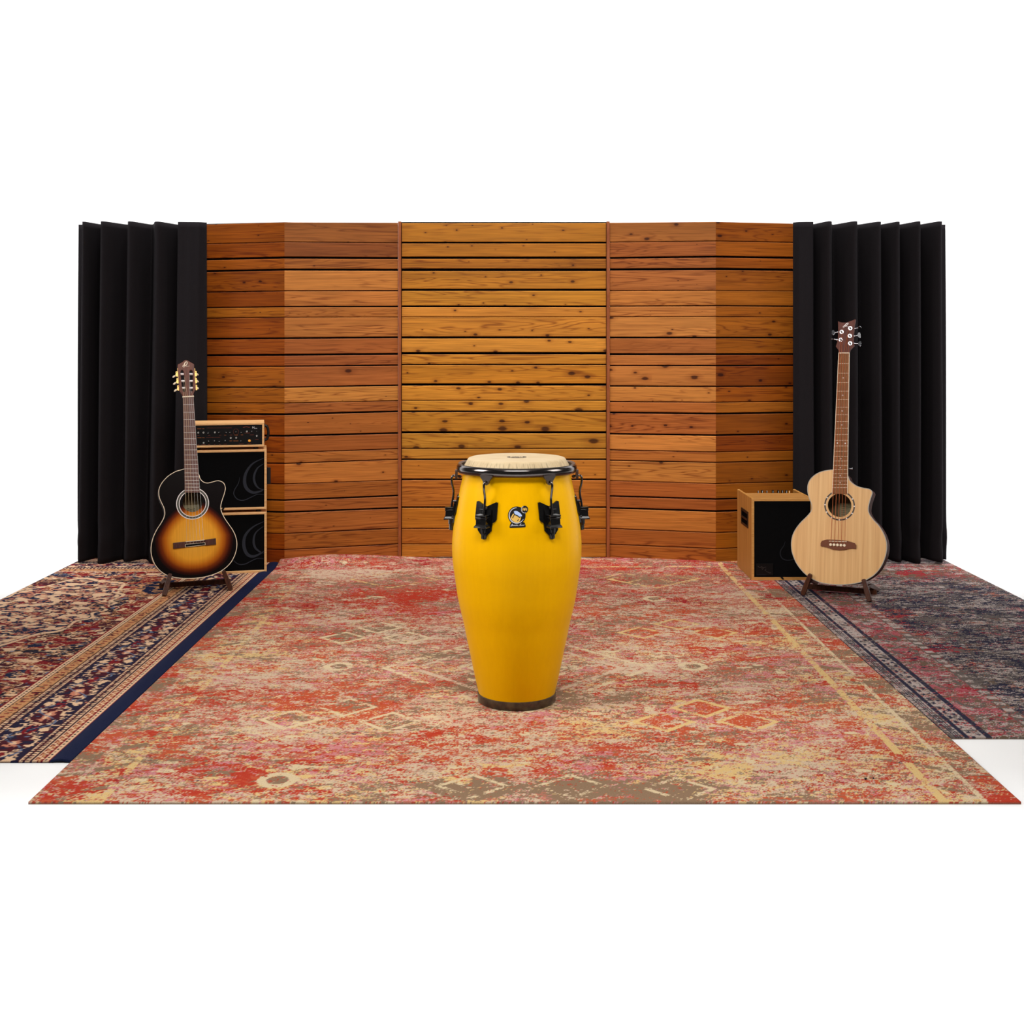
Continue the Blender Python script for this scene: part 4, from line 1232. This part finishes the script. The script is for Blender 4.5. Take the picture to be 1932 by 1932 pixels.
def neck_back(root, TL, TR, heel_v, x_at, mat, dp=.020):
    """half-round neck from nut to body"""
    pts = []
    mb = MB()
    secs = []
    for s in [k / 10 for k in range(11)]:
        v = TL[1] + (heel_v - TL[1]) * s
        xl, xr = x_at(v)
        dd = dp * (1 + .25 * s) + (.03 * max(0, s - .86) / .14)
        secs.append([((xl + xr) / 2 + (xr - xl) / 2 * math.cos(PI * k / 12) * -1, v, -.002 - dd * math.sin(PI * k / 12)) for k in range(13)])
    n = 13
    vs = [p for sct in secs for p in sct]
    fs = [(i * n + k, i * n + k + 1, (i + 1) * n + k + 1, (i + 1) * n + k) for i in range(10) for k in range(12)]
    fs += [tuple(range(n)), tuple(10 * n + k for k in range(n))]
    fs += [(i * n, (i + 1) * n, (i + 1) * n + 12, i * n + 12) for i in range(10)]
    mb.add(vs, fs)
    return mb.build('neck', mat, root, True)

# --- sunburst classical guitar (left)
CL = R(19); LEAN = R(11)
O1 = P(361, 1091.5, 5.33)
f1 = Frame(O1, CL, LEAN)
g1 = thing('classical_guitar', 'sunburst cutaway classical guitar leaning on a wooden stand in front of the stacked amplifier', 'guitar', f1.O, f1.euler())
q4 = lambda x, y, w_=0: f1.px(260 + x * .14493, 880 + y * .14493, w_)
q3 = lambda x, y, w_=0: f1.px(260 + x * .14493, 660 + y * .14493, w_)
out1 = [(620, 34), (560, 44), (490, 66), (410, 112), (345, 172), (293, 245), (271, 315), (275, 390), (300, 460), (334, 530), (349, 600), (336, 668), (295, 745), (245, 822), (203, 910), (178, 1000),
        (170, 1090), (182, 1180), (217, 1270), (278, 1350), (362, 1410), (465, 1444), (600, 1460), (740, 1458), (880, 1438), (1000, 1403), (1110, 1348), (1200, 1268), (1254, 1180), (1284, 1090),
        (1292, 1000), (1276, 912), (1240, 832), (1190, 757), (1132, 672), (1093, 590), (1082, 520), (1100, 440), (1130, 350), (1142, 280), (1124, 222), (1082, 192), (1030, 185), (960, 203), (905, 214), (855, 200), (815, 160), (796, 105), (750, 70)]
hole1 = q4(713, 468); hr1 = .0440
HL = circle(*hole1, hr1, 48)
M['sunburst'] = sunburst(f1)
body(g1, f1, [q4(*p) for p in out1], HL, .092, M['sunburst'], M['dark_side'], M['cream'], .0023)
k1 = 5.36 / F * .14493
ros = MB(); rc = q4(714, 482)
annulus(ros, rc, 208 * k1, 168 * k1, .0, .0006, 80)
M['ros_dark'] = plain('rosette_dark', (58, 56, 40), 0.4, var=.5, vscale=900)
rs1 = ros.build('rosette', M['ros_dark'], g1)
rw = MB(); annulus(rw, rc, 208 * k1, 198 * k1, .0, .0010, 80)
annulus(rw, rc, 174 * k1, 165 * k1, .0, .0010, 80)
rw.build('rosette_ring', M['pearl'], rs1)
MB().prism([q4(595, 505, -.085), (q4(595, 505, -.085)[0] + .07, q4(595, 505, -.085)[1]), (q4(595, 505, -.085)[0] + .07, q4(595, 505, -.085)[1] - .05), (q4(595, 505, -.085)[0], q4(595, 505, -.085)[1] - .05)], -.0898, -.0890).build('maker_label', M['label_paper'], g1)
lu, lv = q4(595, 505, -.085)
mb = MB()
for k in range(3):
    mb.strip(spline([(lu + .012, lv - .02 - k * .007), (lu + .022, lv - .016 - k * .007), (lu + .034, lv - .021 - k * .007), (lu + .052, lv - .017 - k * .007)], 4), [.002] * 13, -.0890, -.0886)
mb.build('label_writing', M['label_ink'], g1)
W1 = .0065
sv = q4(745, 990)[1]
(TL, TR, BL, BR), fb1, fr1 = neck(g1, f1, (345.0, 748.5), (365.4, 748.5), (348.6, 929.5), (376.8, 929.5), W1, None, M['fretboard_dark'], 19, sv, M['steel'], .0008)
xat1 = lambda v: (TL[0] + (BL[0] - TL[0]) * (TL[1] - v) / (TL[1] - BL[1]), TR[0] + (BR[0] - TR[0]) * (TL[1] - v) / (TL[1] - BL[1]))
neck_back(g1, TL, TR, q4(700, 90)[1], xat1, M['mahogany'])
NL, NR = f1.px(344.4, 748.6, W1), f1.px(366.0, 747.6, W1)
MB().hexa([(NL[0], NL[1] - .003, -.002), (NR[0], NR[1] - .003, -.002), (NR[0], NR[1] + .003, -.002), (NL[0], NL[1] + .003, -.002)],
          [(NL[0], NL[1] - .003, W1 + .0015), (NR[0], NR[1] - .003, W1 + .0015), (NR[0], NR[1] + .003, W1 + .0015), (NL[0], NL[1] + .003, W1 + .0015)]).build('nut', M['bone'], g1, bevel=.0008)
# slotted headstock
h7 = lambda x, y, w_=0: f1.px(315 + x * .04657, 670 + y * .04657, w_)
ho = [(440, 372), (520, 342), (640, 272), (715, 210), (780, 190), (850, 222), (960, 290), (1070, 350), (1105, 382), (1112, 560), (1132, 900), (1172, 1390), (1112, 1480), (1080, 1560), (1072, 1665), (648, 1680), (620, 1600), (560, 1520), (498, 1430), (472, 1000), (452, 700), (432, 560)]
s1 = [(545, 720), (556, 640), (600, 600), (645, 610), (680, 700), (715, 1000), (748, 1420), (735, 1470), (690, 1492), (645, 1470), (625, 1400), (575, 1000)]
s2 = [(905, 700), (930, 625), (975, 600), (1020, 625), (1046, 700), (1050, 1000), (1052, 1400), (1030, 1460), (985, 1480), (940, 1460), (922, 1400), (912, 1000)]
hs = MB().prism([h7(*p) for p in ho], -.019, .001, [[h7(*p) for p in s1], [h7(*p) for p in s2]]).build('headstock', M['head_red'], g1, bevel=.0012)
for xx, yy in ((616, 762), (643, 1046), (672, 1328), (975, 760), (980, 1046), (985, 1326)):
    u, v = h7(xx, yy)
    MB().tube([(u - .0092, v, -.006), (u + .0092, v, -.006)], .0052, 16).build('string_roller', M['pearl'], g1, True)
for side, xs_ in ((-1, ((400, 760), (428, 1040), (460, 1325))), (1, ((1172, 750), (1180, 1030), (1188, 1310)))):
    a, b = h7(430 if side < 0 else 1128, 530), h7(515 if side < 0 else 1160, 1400)
    mb = MB(); mb.strip([a, b], [.0020] * 2, -.016, -.003)
    plt = mb.build('tuner_plate', M['gold'], g1)
    for (xx, yy) in xs_:
        u, v = h7(xx, yy)
        mb = MB()
        annulus(mb, (u, v + .0085), .0048, .0019, -.0095, -.0065, 20)
        mb.prism(spline([(u - .003, v + .005), (u + .003, v + .005), (u + .0055, v - .003), (u + .004, v - .011), (u - .004, v - .010), (u - .0055, v - .003)], 3, True), -.0105, -.0055)
        mb.tube([(u - side * .006, v - .002, -.008), (u + side * .006, v - .004, -.008)], .0024, 10)
        tm = mb.build('tuning_machine', M['gold'], g1, True)
        bx, bv = (u - .0125, v - .0105) if side < 0 else (u + .0060, v - .0015)
        kb = MB()
        rr = [(.0, -.0062), (.0034, -.0056), (.0050, -.002), (.0046, .003), (.0026, .0062), (0, .0066)]
        kb.lathe(rr[1:-1], 16, axis=lambda x, y, z: (x * .8 + bx + side * z * .75, y * .9 + bv - z * .5, -.010 + y * 0 + x * .5))
        kb.build('tuner_button', M['cream'], tm, True)
def emblem(root, frp, cx, cy, s, tilt, mat, w0, th, tail=None, parent=None):
    """slanted double-ring flourish"""
    mb = MB()
    def E(rx, ry, ox, oy, a0, a1, wmin, wmax, n=40):
        pts, ws = [], []
        for k in range(n + 1):
            a = R(a0 + (a1 - a0) * k / n)
            x, y = rx * math.cos(a) + ox, ry * math.sin(a) + oy
            x += y * tilt
            pts.append((cx + x * s, cy + y * s)); ws.append((wmin + (wmax - wmin) * abs(math.cos(a))) * s)
        E.k += 1
        mb.strip(pts, ws, w0, w0 + th + E.k * .00012)
    E.k = 0
    E(.42, .72, .10, .12, -20, 340, .14, .24)
    E(.22, .52, -.02, .08, 60, 300, .10, .30)
    E(.34, .36, -.22, -.62, 20, 330, .12, .20)
    if tail: mb.strip([(cx + .15 * s, cy - .75 * s), (cx + tail * s, cy - .62 * s)], [.10 * s] * 2, w0, w0 + th)
    return mb.build('headstock_logo', mat, parent or root)
u, v = h7(742, 365)
emblem(g1, f1, u, v, .0140, .35, M['cream'], .001, .0005, 1.35, hs)
# bridge
def quadx(pts, w0, w1): return MB().prism(pts, w0, w1)
bp = [q4(458, 995), (q4(612, 980)), q4(870, 955), q4(1015, 935), q4(1018, 1018), q4(878, 1030), q4(615, 1055), q4(460, 1075)]
br1 = MB().prism([bp[0], bp[1], bp[6], bp[7]], 0, .009)
br1.prism([bp[2], bp[3], bp[4], bp[5]], 0, .009)
br1.prism([bp[1], bp[2], bp[5], bp[6]], 0, .0055)
bro = br1.build('bridge', M['rosewood'], g1, bevel=.0014)
MB().strip([q4(622, 982), q4(866, 958)], [.0026] * 2, .004, .0105).build('saddle', M['bone'], bro)
mb = MB()
a, b, c, d = q4(618, 1016), q4(874, 992), q4(876, 1022), q4(616, 1050)
for p, r_ in ((a, b), (b, c), (c, d), (d, a)): mb.strip([p, r_], [.0014] * 2, .0055, .0088)
tb = mb.build('tie_block_trim', M['cream'], bro)
MB().prism([inset([a, b, c, d], .001)[k] for k in range(4)], .0054, .0074).build('tie_block', M['black_gloss'], bro)
# strings: nut -> saddle -> tie block, and nut -> rollers
for k in range(6):
    s = (k + .6) / 6.2
    nx = NL[0] + (NR[0] - NL[0]) * s; nv = NL[1] + (NR[1] - NL[1]) * s
    sx, sy = q4(634 + 220 * k / 5, 978 - 22 * k / 5); tx, ty = q4(636 + 220 * k / 5, 1010 - 22 * k / 5)
    tgt = [(616, 1328), (650, 1046), (690, 762), (965, 760), (985, 1046), (1000, 1326)][k]
    tgt = [(640, 1330), (672, 1048), (690, 762), (920, 760), (935, 1046), (950, 1326)][k]
    ru, rv = h7(*tgt)
    MB().tube([(ru, rv, -.001), (nx, nv, W1 + .0022), (sx, sy, .0112), (tx, ty, .0075)], .00055 if k < 3 else .00048, 6).build('string', M['nylon'] if k < 3 else M['steel'], g1)

# --- pale acoustic bass (right)
BY = R(-24)
O2 = P(1583, 1105.5, 5.21)
f2 = Frame(O2, BY, R(11))
g2 = thing('acoustic_bass_guitar', 'pale spruce-topped five-string acoustic bass leaning on a wooden stand by the right curtain', 'guitar', f2.O, f2.euler())
q5 = lambda x, y, w_=0: f2.px(1370 + x * .17081, 880 + y * .17081, w_)
q6 = lambda x, y, w_=0: f2.px(1480 + x * .16047, 590 + y * .16047, w_)
out2 = [(1200, 36), (1115, 42), (1042, 60), (976, 96), (926, 146), (901, 205), (899, 275), (914, 345), (938, 410), (945, 462), (926, 510), (880, 562), (820, 622), (768, 690), (733, 762), (719, 840), (722, 920), (741, 992), (776, 1070),
        (826, 1140), (886, 1200), (962, 1250), (1050, 1285), (1150, 1303), (1260, 1308), (1370, 1302), (1470, 1284), (1560, 1248), (1640, 1195), (1704, 1120), (1748, 1030), (1771, 940), (1775, 862), (1760, 790), (1730, 720),
        (1685, 650), (1632, 592), (1588, 532), (1571, 480), (1580, 410), (1603, 335), (1615, 292), (1602, 262), (1570, 246), (1502, 234), (1442, 214), (1392, 180), (1362, 146), (1345, 105), (1290, 60)]
hole2 = q5(1253, 430); hr2 = 127 * .17081 * 5.28 / F
def spruce():
    m, nt, b = nodes('spruce_top')
    v = coords(nt, (30, .6, 30)); n = noise(nt, v, 2.2, 3)
    v2 = coords(nt, (420, 3, 420)); n2 = noise(nt, v2, 1.6, 2)
    f = math_node(nt, 'ADD', math_node(nt, 'MULTIPLY', n, .7), math_node(nt, 'MULTIPLY', n2, .3))
    nt.links.new(ramp(nt, f, [(0.34, lin((206, 154, 96))), (0.5, lin((220, 172, 112))), (0.66, lin((232, 190, 130)))]), b.inputs['Base Color'])
    b.inputs['Roughness'].default_value = 0.42
    return m
M['spruce'] = spruce()
M['grey_binding'] = plain('grey_binding', (172, 164, 150), 0.4)
body(g2, f2, [q5(*p) for p in out2], circle(*hole2, hr2, 48), .105, M['spruce'], M['mahogany'], M['grey_binding'], .0026)
k2 = 5.28 / F * .17081
mb = MB(); rc2 = q5(1253, 432)
annulus(mb, rc2, 165 * k2, 150 * k2, 0, .0007, 80)
rs2 = mb.build('rosette', plain('rosette_brown', (58, 48, 44), 0.4), g2)
mb = MB()
for k in range(12):
    a = 2 * PI * k / 12 + PI / 2
    if math.sin(a) > .8: continue
    mb.prism(circle(rc2[0] + 157.5 * k2 * math.cos(a), rc2[1] + 157.5 * k2 * math.sin(a), .0030, 12), .0004, .0010)
mb.build('rosette_dot', M['pearl'], rs2)
lu, lv = q5(1285, 430, -.10)
MB().prism([(lu - .012, lv + .01), (lu + .055, lv + .01), (lu + .055, lv - .05), (lu - .012, lv - .05)], -.1028, -.1020).build('maker_label', M['label_paper'], g2)
mb = MB()
for k in range(5):
    mb.strip([(lu - .004, lv - .006 - k * .009), (lu + .040 - (k % 2) * .012, lv - .006 - k * .009)], [.0018] * 2, -.1020, -.1016)
mb.build('label_writing', M['label_ink'], g2)
W2 = .0065
sv2 = q5(1240, 829)[1]
(TL2, TR2, BL2, BR2), fb2, fr2_ = neck(g2, f2, (1582.3, 666.4), (1602.2, 666.4), (1569.9, 931.6), (1598.6, 931.6), W2, None, M['fretboard_light'], 22, sv2, M['cream'], .0009)
xat2 = lambda v: (TL2[0] + (BL2[0] - TL2[0]) * (TL2[1] - v) / (TL2[1] - BL2[1]), TR2[0] + (BR2[0] - TR2[0]) * (TL2[1] - v) / (TL2[1] - BL2[1]))
neck_back(g2, TL2, TR2, q5(1260, 60)[1], xat2, M['mahogany'])
mb = MB()
for (a, b) in ((TL2, BL2), (TR2, BR2)):
    mb.strip([a, b], [.0022] * 2, -.001, W2 + .0003)
mb.build('fretboard_binding', M['cream'], fb2)
def dot(k, off=0):
    a = fr2_[k - 1]; b = fr2_[k - 2]
    u, v, w_ = (a[0] + b[0]) / 2, (a[1] + b[1]) / 2, (a[2] + b[2]) / 2
    MB().prism(circle(u + off * w_, v, .0032, 14), W2 - .001, W2 + .0004).build('inlay_dot', M['pearl'], fb2)
for k in (3, 5, 7, 9, 15, 17, 19, 21): dot(k)
dot(12, -.28); dot(12, .30)
NL2, NR2 = f2.px(1582.1, 666.2, W2), f2.px(1602.6, 666.2, W2)
MB().hexa([(NL2[0], NL2[1] - .002, -.002), (NR2[0], NR2[1] - .002, -.002), (NR2[0], NR2[1] + .003, -.002), (NL2[0], NL2[1] + .003, -.002)],
          [(NL2[0], NL2[1] - .002, W2 + .002), (NR2[0], NR2[1] - .002, W2 + .002), (NR2[0], NR2[1] + .003, W2 + .002), (NL2[0], NL2[1] + .003, W2 + .002)]).build('nut', M['bone'], g2, bevel=.0008)
h6 = lambda x, y, w_=0: f2.px(1540 + x * .05694, 595 + y * .05694, w_)
ho2 = [(720, 195), (780, 222), (850, 238), (960, 240), (1040, 225), (1120, 196), (1220, 158), (1302, 128), (1285, 240), (1262, 380), (1238, 600), (1230, 880), (1258, 1005), (1130, 1130), (1096, 1235), (742, 1238), (735, 1150), (648, 1030), (690, 900), (716, 790), (728, 550), (726, 350)]
hs2 = MB().prism([h6(*p) for p in ho2], -.017, .001).build('headstock', M['head_brown'], g2, bevel=.001)
u, v = h6(985, 320)
emblem(g2, f2, u, v, .0112, .75, M['pearl'], .001, .0005, 1.25, hs2)
posts = [(815, 810), (845, 550), (1130, 430), (1115, 682), (1126, 930)]
for i, (xx, yy) in enumerate(posts):
    u, v = h6(xx, yy)
    left = i < 2
    mb = MB()
    mb.lathe([(.0098, .0005), (.0098, .0020), (.0088, .0032), (.0068, .0032), (.0060, .0012)], 32, c=(u, v))
    pst = mb.build('tuning_bushing', M['chrome'], g2, True, angle=25)
    MB().lathe([(.0040, .001), (.0040, .0120), (.0032, .0135)], 20, c=(u, v)).build('tuning_post', M['gunmetal'], pst, True, angle=25)
    sg = -1 if left else 1
    kx, ky = [(500, 765), (520, 560), (1470, 385), (1450, 640), (1470, 930)][i]
    ex, ey = h6(kx, ky); sx0, sy0 = h6([700, 735, 1250, 1230, 1240][i], [805, 548, 430, 678, 925][i])
    mb = MB()
    mb.tube([(sx0 - sg * .012, sy0, -.008), (sx0 + sg * .006, sy0, -.008)], .0042, 12)
    turn = [R(75), R(20), R(80), R(-12), R(-22)][i]              # how far each key is turned about its shaft
    dx, dy = ex - sx0, ey - sy0
    L = math.hypot(dx, dy); tx, ty = dx / L, dy / L
    mb.tube([(sx0, sy0, -.008), (sx0 + tx * L * .6, sy0 + ty * L * .6, -.008)], .0026, 10)
    # clover-leaf key
    leaf = [(.45, 0), (.60, .10), (.72, .34), (.84, .44), (.98, .40), (1.06, .22), (1.04, .06), (1.0, 0), (1.04, -.06), (1.06, -.22), (.98, -.40), (.84, -.44), (.72, -.34), (.60, -.10)]
    th = .0018
    def kp(a, b, w_):
        x = a * L; y = b * L * 1.0
        yy_ = y * math.cos(turn) - w_ * math.sin(turn); zz = y * math.sin(turn) + w_ * math.cos(turn)
        return (sx0 + tx * x - ty * yy_, sy0 + ty * x + tx * yy_, -.008 + zz)
    mb.prism(spline(leaf, 3, True), -th, th, put=kp)
    mb.build('tuning_key', M['chrome'], pst, True)
bpoly = [(1046, 848), (1060, 822), (1118, 808), (1230, 812), (1340, 822), (1420, 846), (1438, 872), (1436, 910), (1382, 906), (1300, 921), (1250, 926), (1180, 918), (1112, 892), (1046, 880)]
br2 = MB().prism([q5(*p) for p in bpoly], 0, .0075).build('bridge', M['fretboard_dark'] if False else plain('bridge_brown', (112, 64, 42), .5, spec=.2), g2, bevel=.0015)
MB().strip([q5(1140, 826), q5(1335, 832)], [.0030] * 2, .005, .0105).build('saddle', M['bone'], br2)
for k in range(5):
    u, v = q5(1158 + 38 * k, 866 + 2 * k)
    pn = MB().lathe([(.0062, .006), (.0066, .010), (.0050, .0125), (.001, .0132)], 20, c=(u, v)).build('bridge_pin', M['bone'], br2, True)
    sx_, sy_ = q5(1163 + 38 * k, 828 + 1.2 * k)
    s = (k + .55) / 5.1
    nx = NL2[0] + (NR2[0] - NL2[0]) * s; nv = NL2[1] + .001
    px_, py_ = h6(*[(822, 840), (862, 565), (1080, 470), (1050, 690), (1082, 960)][k])
    MB().tube([(px_, py_, .006), (nx, nv, W2 + .0026), (sx_, sy_, .0112), (u, v + .004, .0085)], [.00125, .00115, .0010, .0009, .0008][k], 8).build('string', M['bronze'], g2)
# strap button on the far shoulder
u, v = q5(1358, 20)
MB().lathe([(.003, -.03), (.003, .010), (.006, .012), (.006, .015)], 14, axis=lambda x, y, z: (u + z - .004, v + y, -.03 + x)).build('strap_button', M['chrome'], g2, True)

# --- wooden guitar stands
def stand(name, label, O, yaw, feet, tips, rear, bar_z):
    """two leaning side boards with a padded cradle lip in front, back legs and a cross bar"""
    h = Vector((math.sin(yaw), -math.cos(yaw), 0)); U = Vector((math.cos(yaw), math.sin(yaw), 0))
    base = Vector((O.x, O.y, 0))
    r = thing(name, label, 'guitar stand', base, (0, 0, yaw))
    for (fp, tp, rp_) in zip(feet, tips, rear):
        A = fp - base; B = tp - base; Cc = rp_ - base
        loc = lambda p: Vector((p.dot(U), -p.dot(h), p.z))       # local: x along U, y away from the room, z up
        a, b, c = loc(A), loc(B), loc(Cc)
        # front leg: flat board from foot to lip with eased ends
        def board(p, q, wd, th, name, up=Vector((0, 0, 1))):
            d = (q - p).normalized()
            sd = d.cross(Vector((0, 1, 0))).normalized() * wd / 2
            nn = sd.cross(d).normalized() * th / 2
            n_ = 10
            loop = []
            Ln = (q - p).length
            for t_, wm in ((0, .62), (.04, .9), (.15, 1), (.45, 1.05), (.62, .95), (.8, .88), (.95, .85), (1, .6)):
                loop.append((t_ * Ln, wm))
            L_ = [p + d * t_ + sd * wm for t_, wm in loop] + [p + d * t_ - sd * wm for t_, wm in reversed(loop)]
            m_ = len(L_)
            vs = [tuple(x + nn) for x in L_] + [tuple(x - nn) for x in L_]
            fs = [tuple(range(m_)), tuple(reversed(range(m_, 2 * m_)))] + [(i, (i + 1) % m_, m_ + (i + 1) % m_, m_ + i) for i in range(m_)]
            return MB().add(vs, fs).build(name, M['stand_wood'], r, bevel=.002)
        a2 = Vector((a.x, a.y, .002))
        fl = board(a2, b, .021, .022, 'front_leg')
        mid = a2.lerp(b, .52)
        # cradle arm running back under the body from the lip, and the rear leg
        arm0 = a2.lerp(b, .60); arm1 = Vector((arm0.x + (c.x - arm0.x) * .25, arm0.y + .13, arm0.z - .012))
        MB().tube([tuple(arm0), tuple(arm1)], .0095, 10).build('cradle_arm', M['stand_wood'], r, True)
        top = Vector((arm1.x, arm1.y + .01, arm1.z + .006))
        q = [Vector((arm0.x + (c.x - arm0.x) * .10, arm0.y + .012, arm0.z + .004)), top, c + Vector((0, .02, 0)), c + Vector((0, -.035, 0))]
        off = Vector((.008, 0, 0))
        MB().hexa([tuple(x - off) for x in q], [tuple(x + off) for x in q]).build('rear_leg', M['stand_wood'], r, bevel=.002)
    ends = [((t_ - base).dot(U), -(t_ - base).dot(h)) for t_ in rear]
    (x0, y0), (x1, y1) = sorted(ends)
    ym = .10
    MB().box(x0 - .01, x1 + .01, ym, ym + .018, bar_z, bar_z + .022).build('cross_bar', M['stand_wood'], r, bevel=.002)
    return r
def along(fr, x, y, w_):
    u, v = fr.px(x, y, w_)
    return fr.O + fr.U * u + fr.V * v + fr.N * w_
FT1 = [floor_pt(309.5, 1125.5), floor_pt(436, 1114)]
TP1 = [along(f1, 321, 1083, .016), along(f1, 421.5, 1077, .016)]
RR1 = [floor_pt(303, 1104) + Vector((0, .0, .0)), floor_pt(428, 1098)]
stand('guitar_stand', 'dark wooden stand cradling the sunburst classical guitar', O1, CL, FT1, TP1, RR1, .006)
FT2 = [floor_pt(1514.5, 1123), floor_pt(1641, 1136)]
TP2 = [along(f2, 1529, 1083, .016), along(f2, 1629.5, 1093, .016)]
RR2 = [floor_pt(1541, 1100), floor_pt(1657, 1113)]
stand('guitar_stand', 'dark wooden stand cradling the pale acoustic bass', O2, BY, FT2, TP2, RR2, .006)

# --- two dark crumbs lying on the rug, bottom right
for k, (x, y, r_) in enumerate(((1633, 1470.5, .0032), (1648, 1469.5, .0026))):
    p = floor_pt(x, y)
    rn = random.Random(k)
    mb = MB()
    vs = []
    for i in range(1, 5):
        for j in range(8):
            a, b = PI * i / 5, 2 * PI * j / 8
            q = r_ * rn.uniform(.75, 1.2)
            vs.append((q * 1.2 * math.sin(a) * math.cos(b), q * math.sin(a) * math.sin(b), r_ * .8 + q * .7 * math.cos(a)))
    fs = [(i * 8 + j, i * 8 + (j + 1) % 8, (i + 1) * 8 + (j + 1) % 8, (i + 1) * 8 + j) for i in range(3) for j in range(8)] + [tuple(range(8)), tuple(range(24, 32))]
    o = mb.add(vs, fs).build('crumb', M['black_plastic'], None, True)
    o.location = p
    tag(o, ('black speck lying on the faded rug near its right front corner, left one of two', 'black speck lying on the faded rug near its right front corner, right one of two')[k], 'crumb', 'crumbs on the rug')
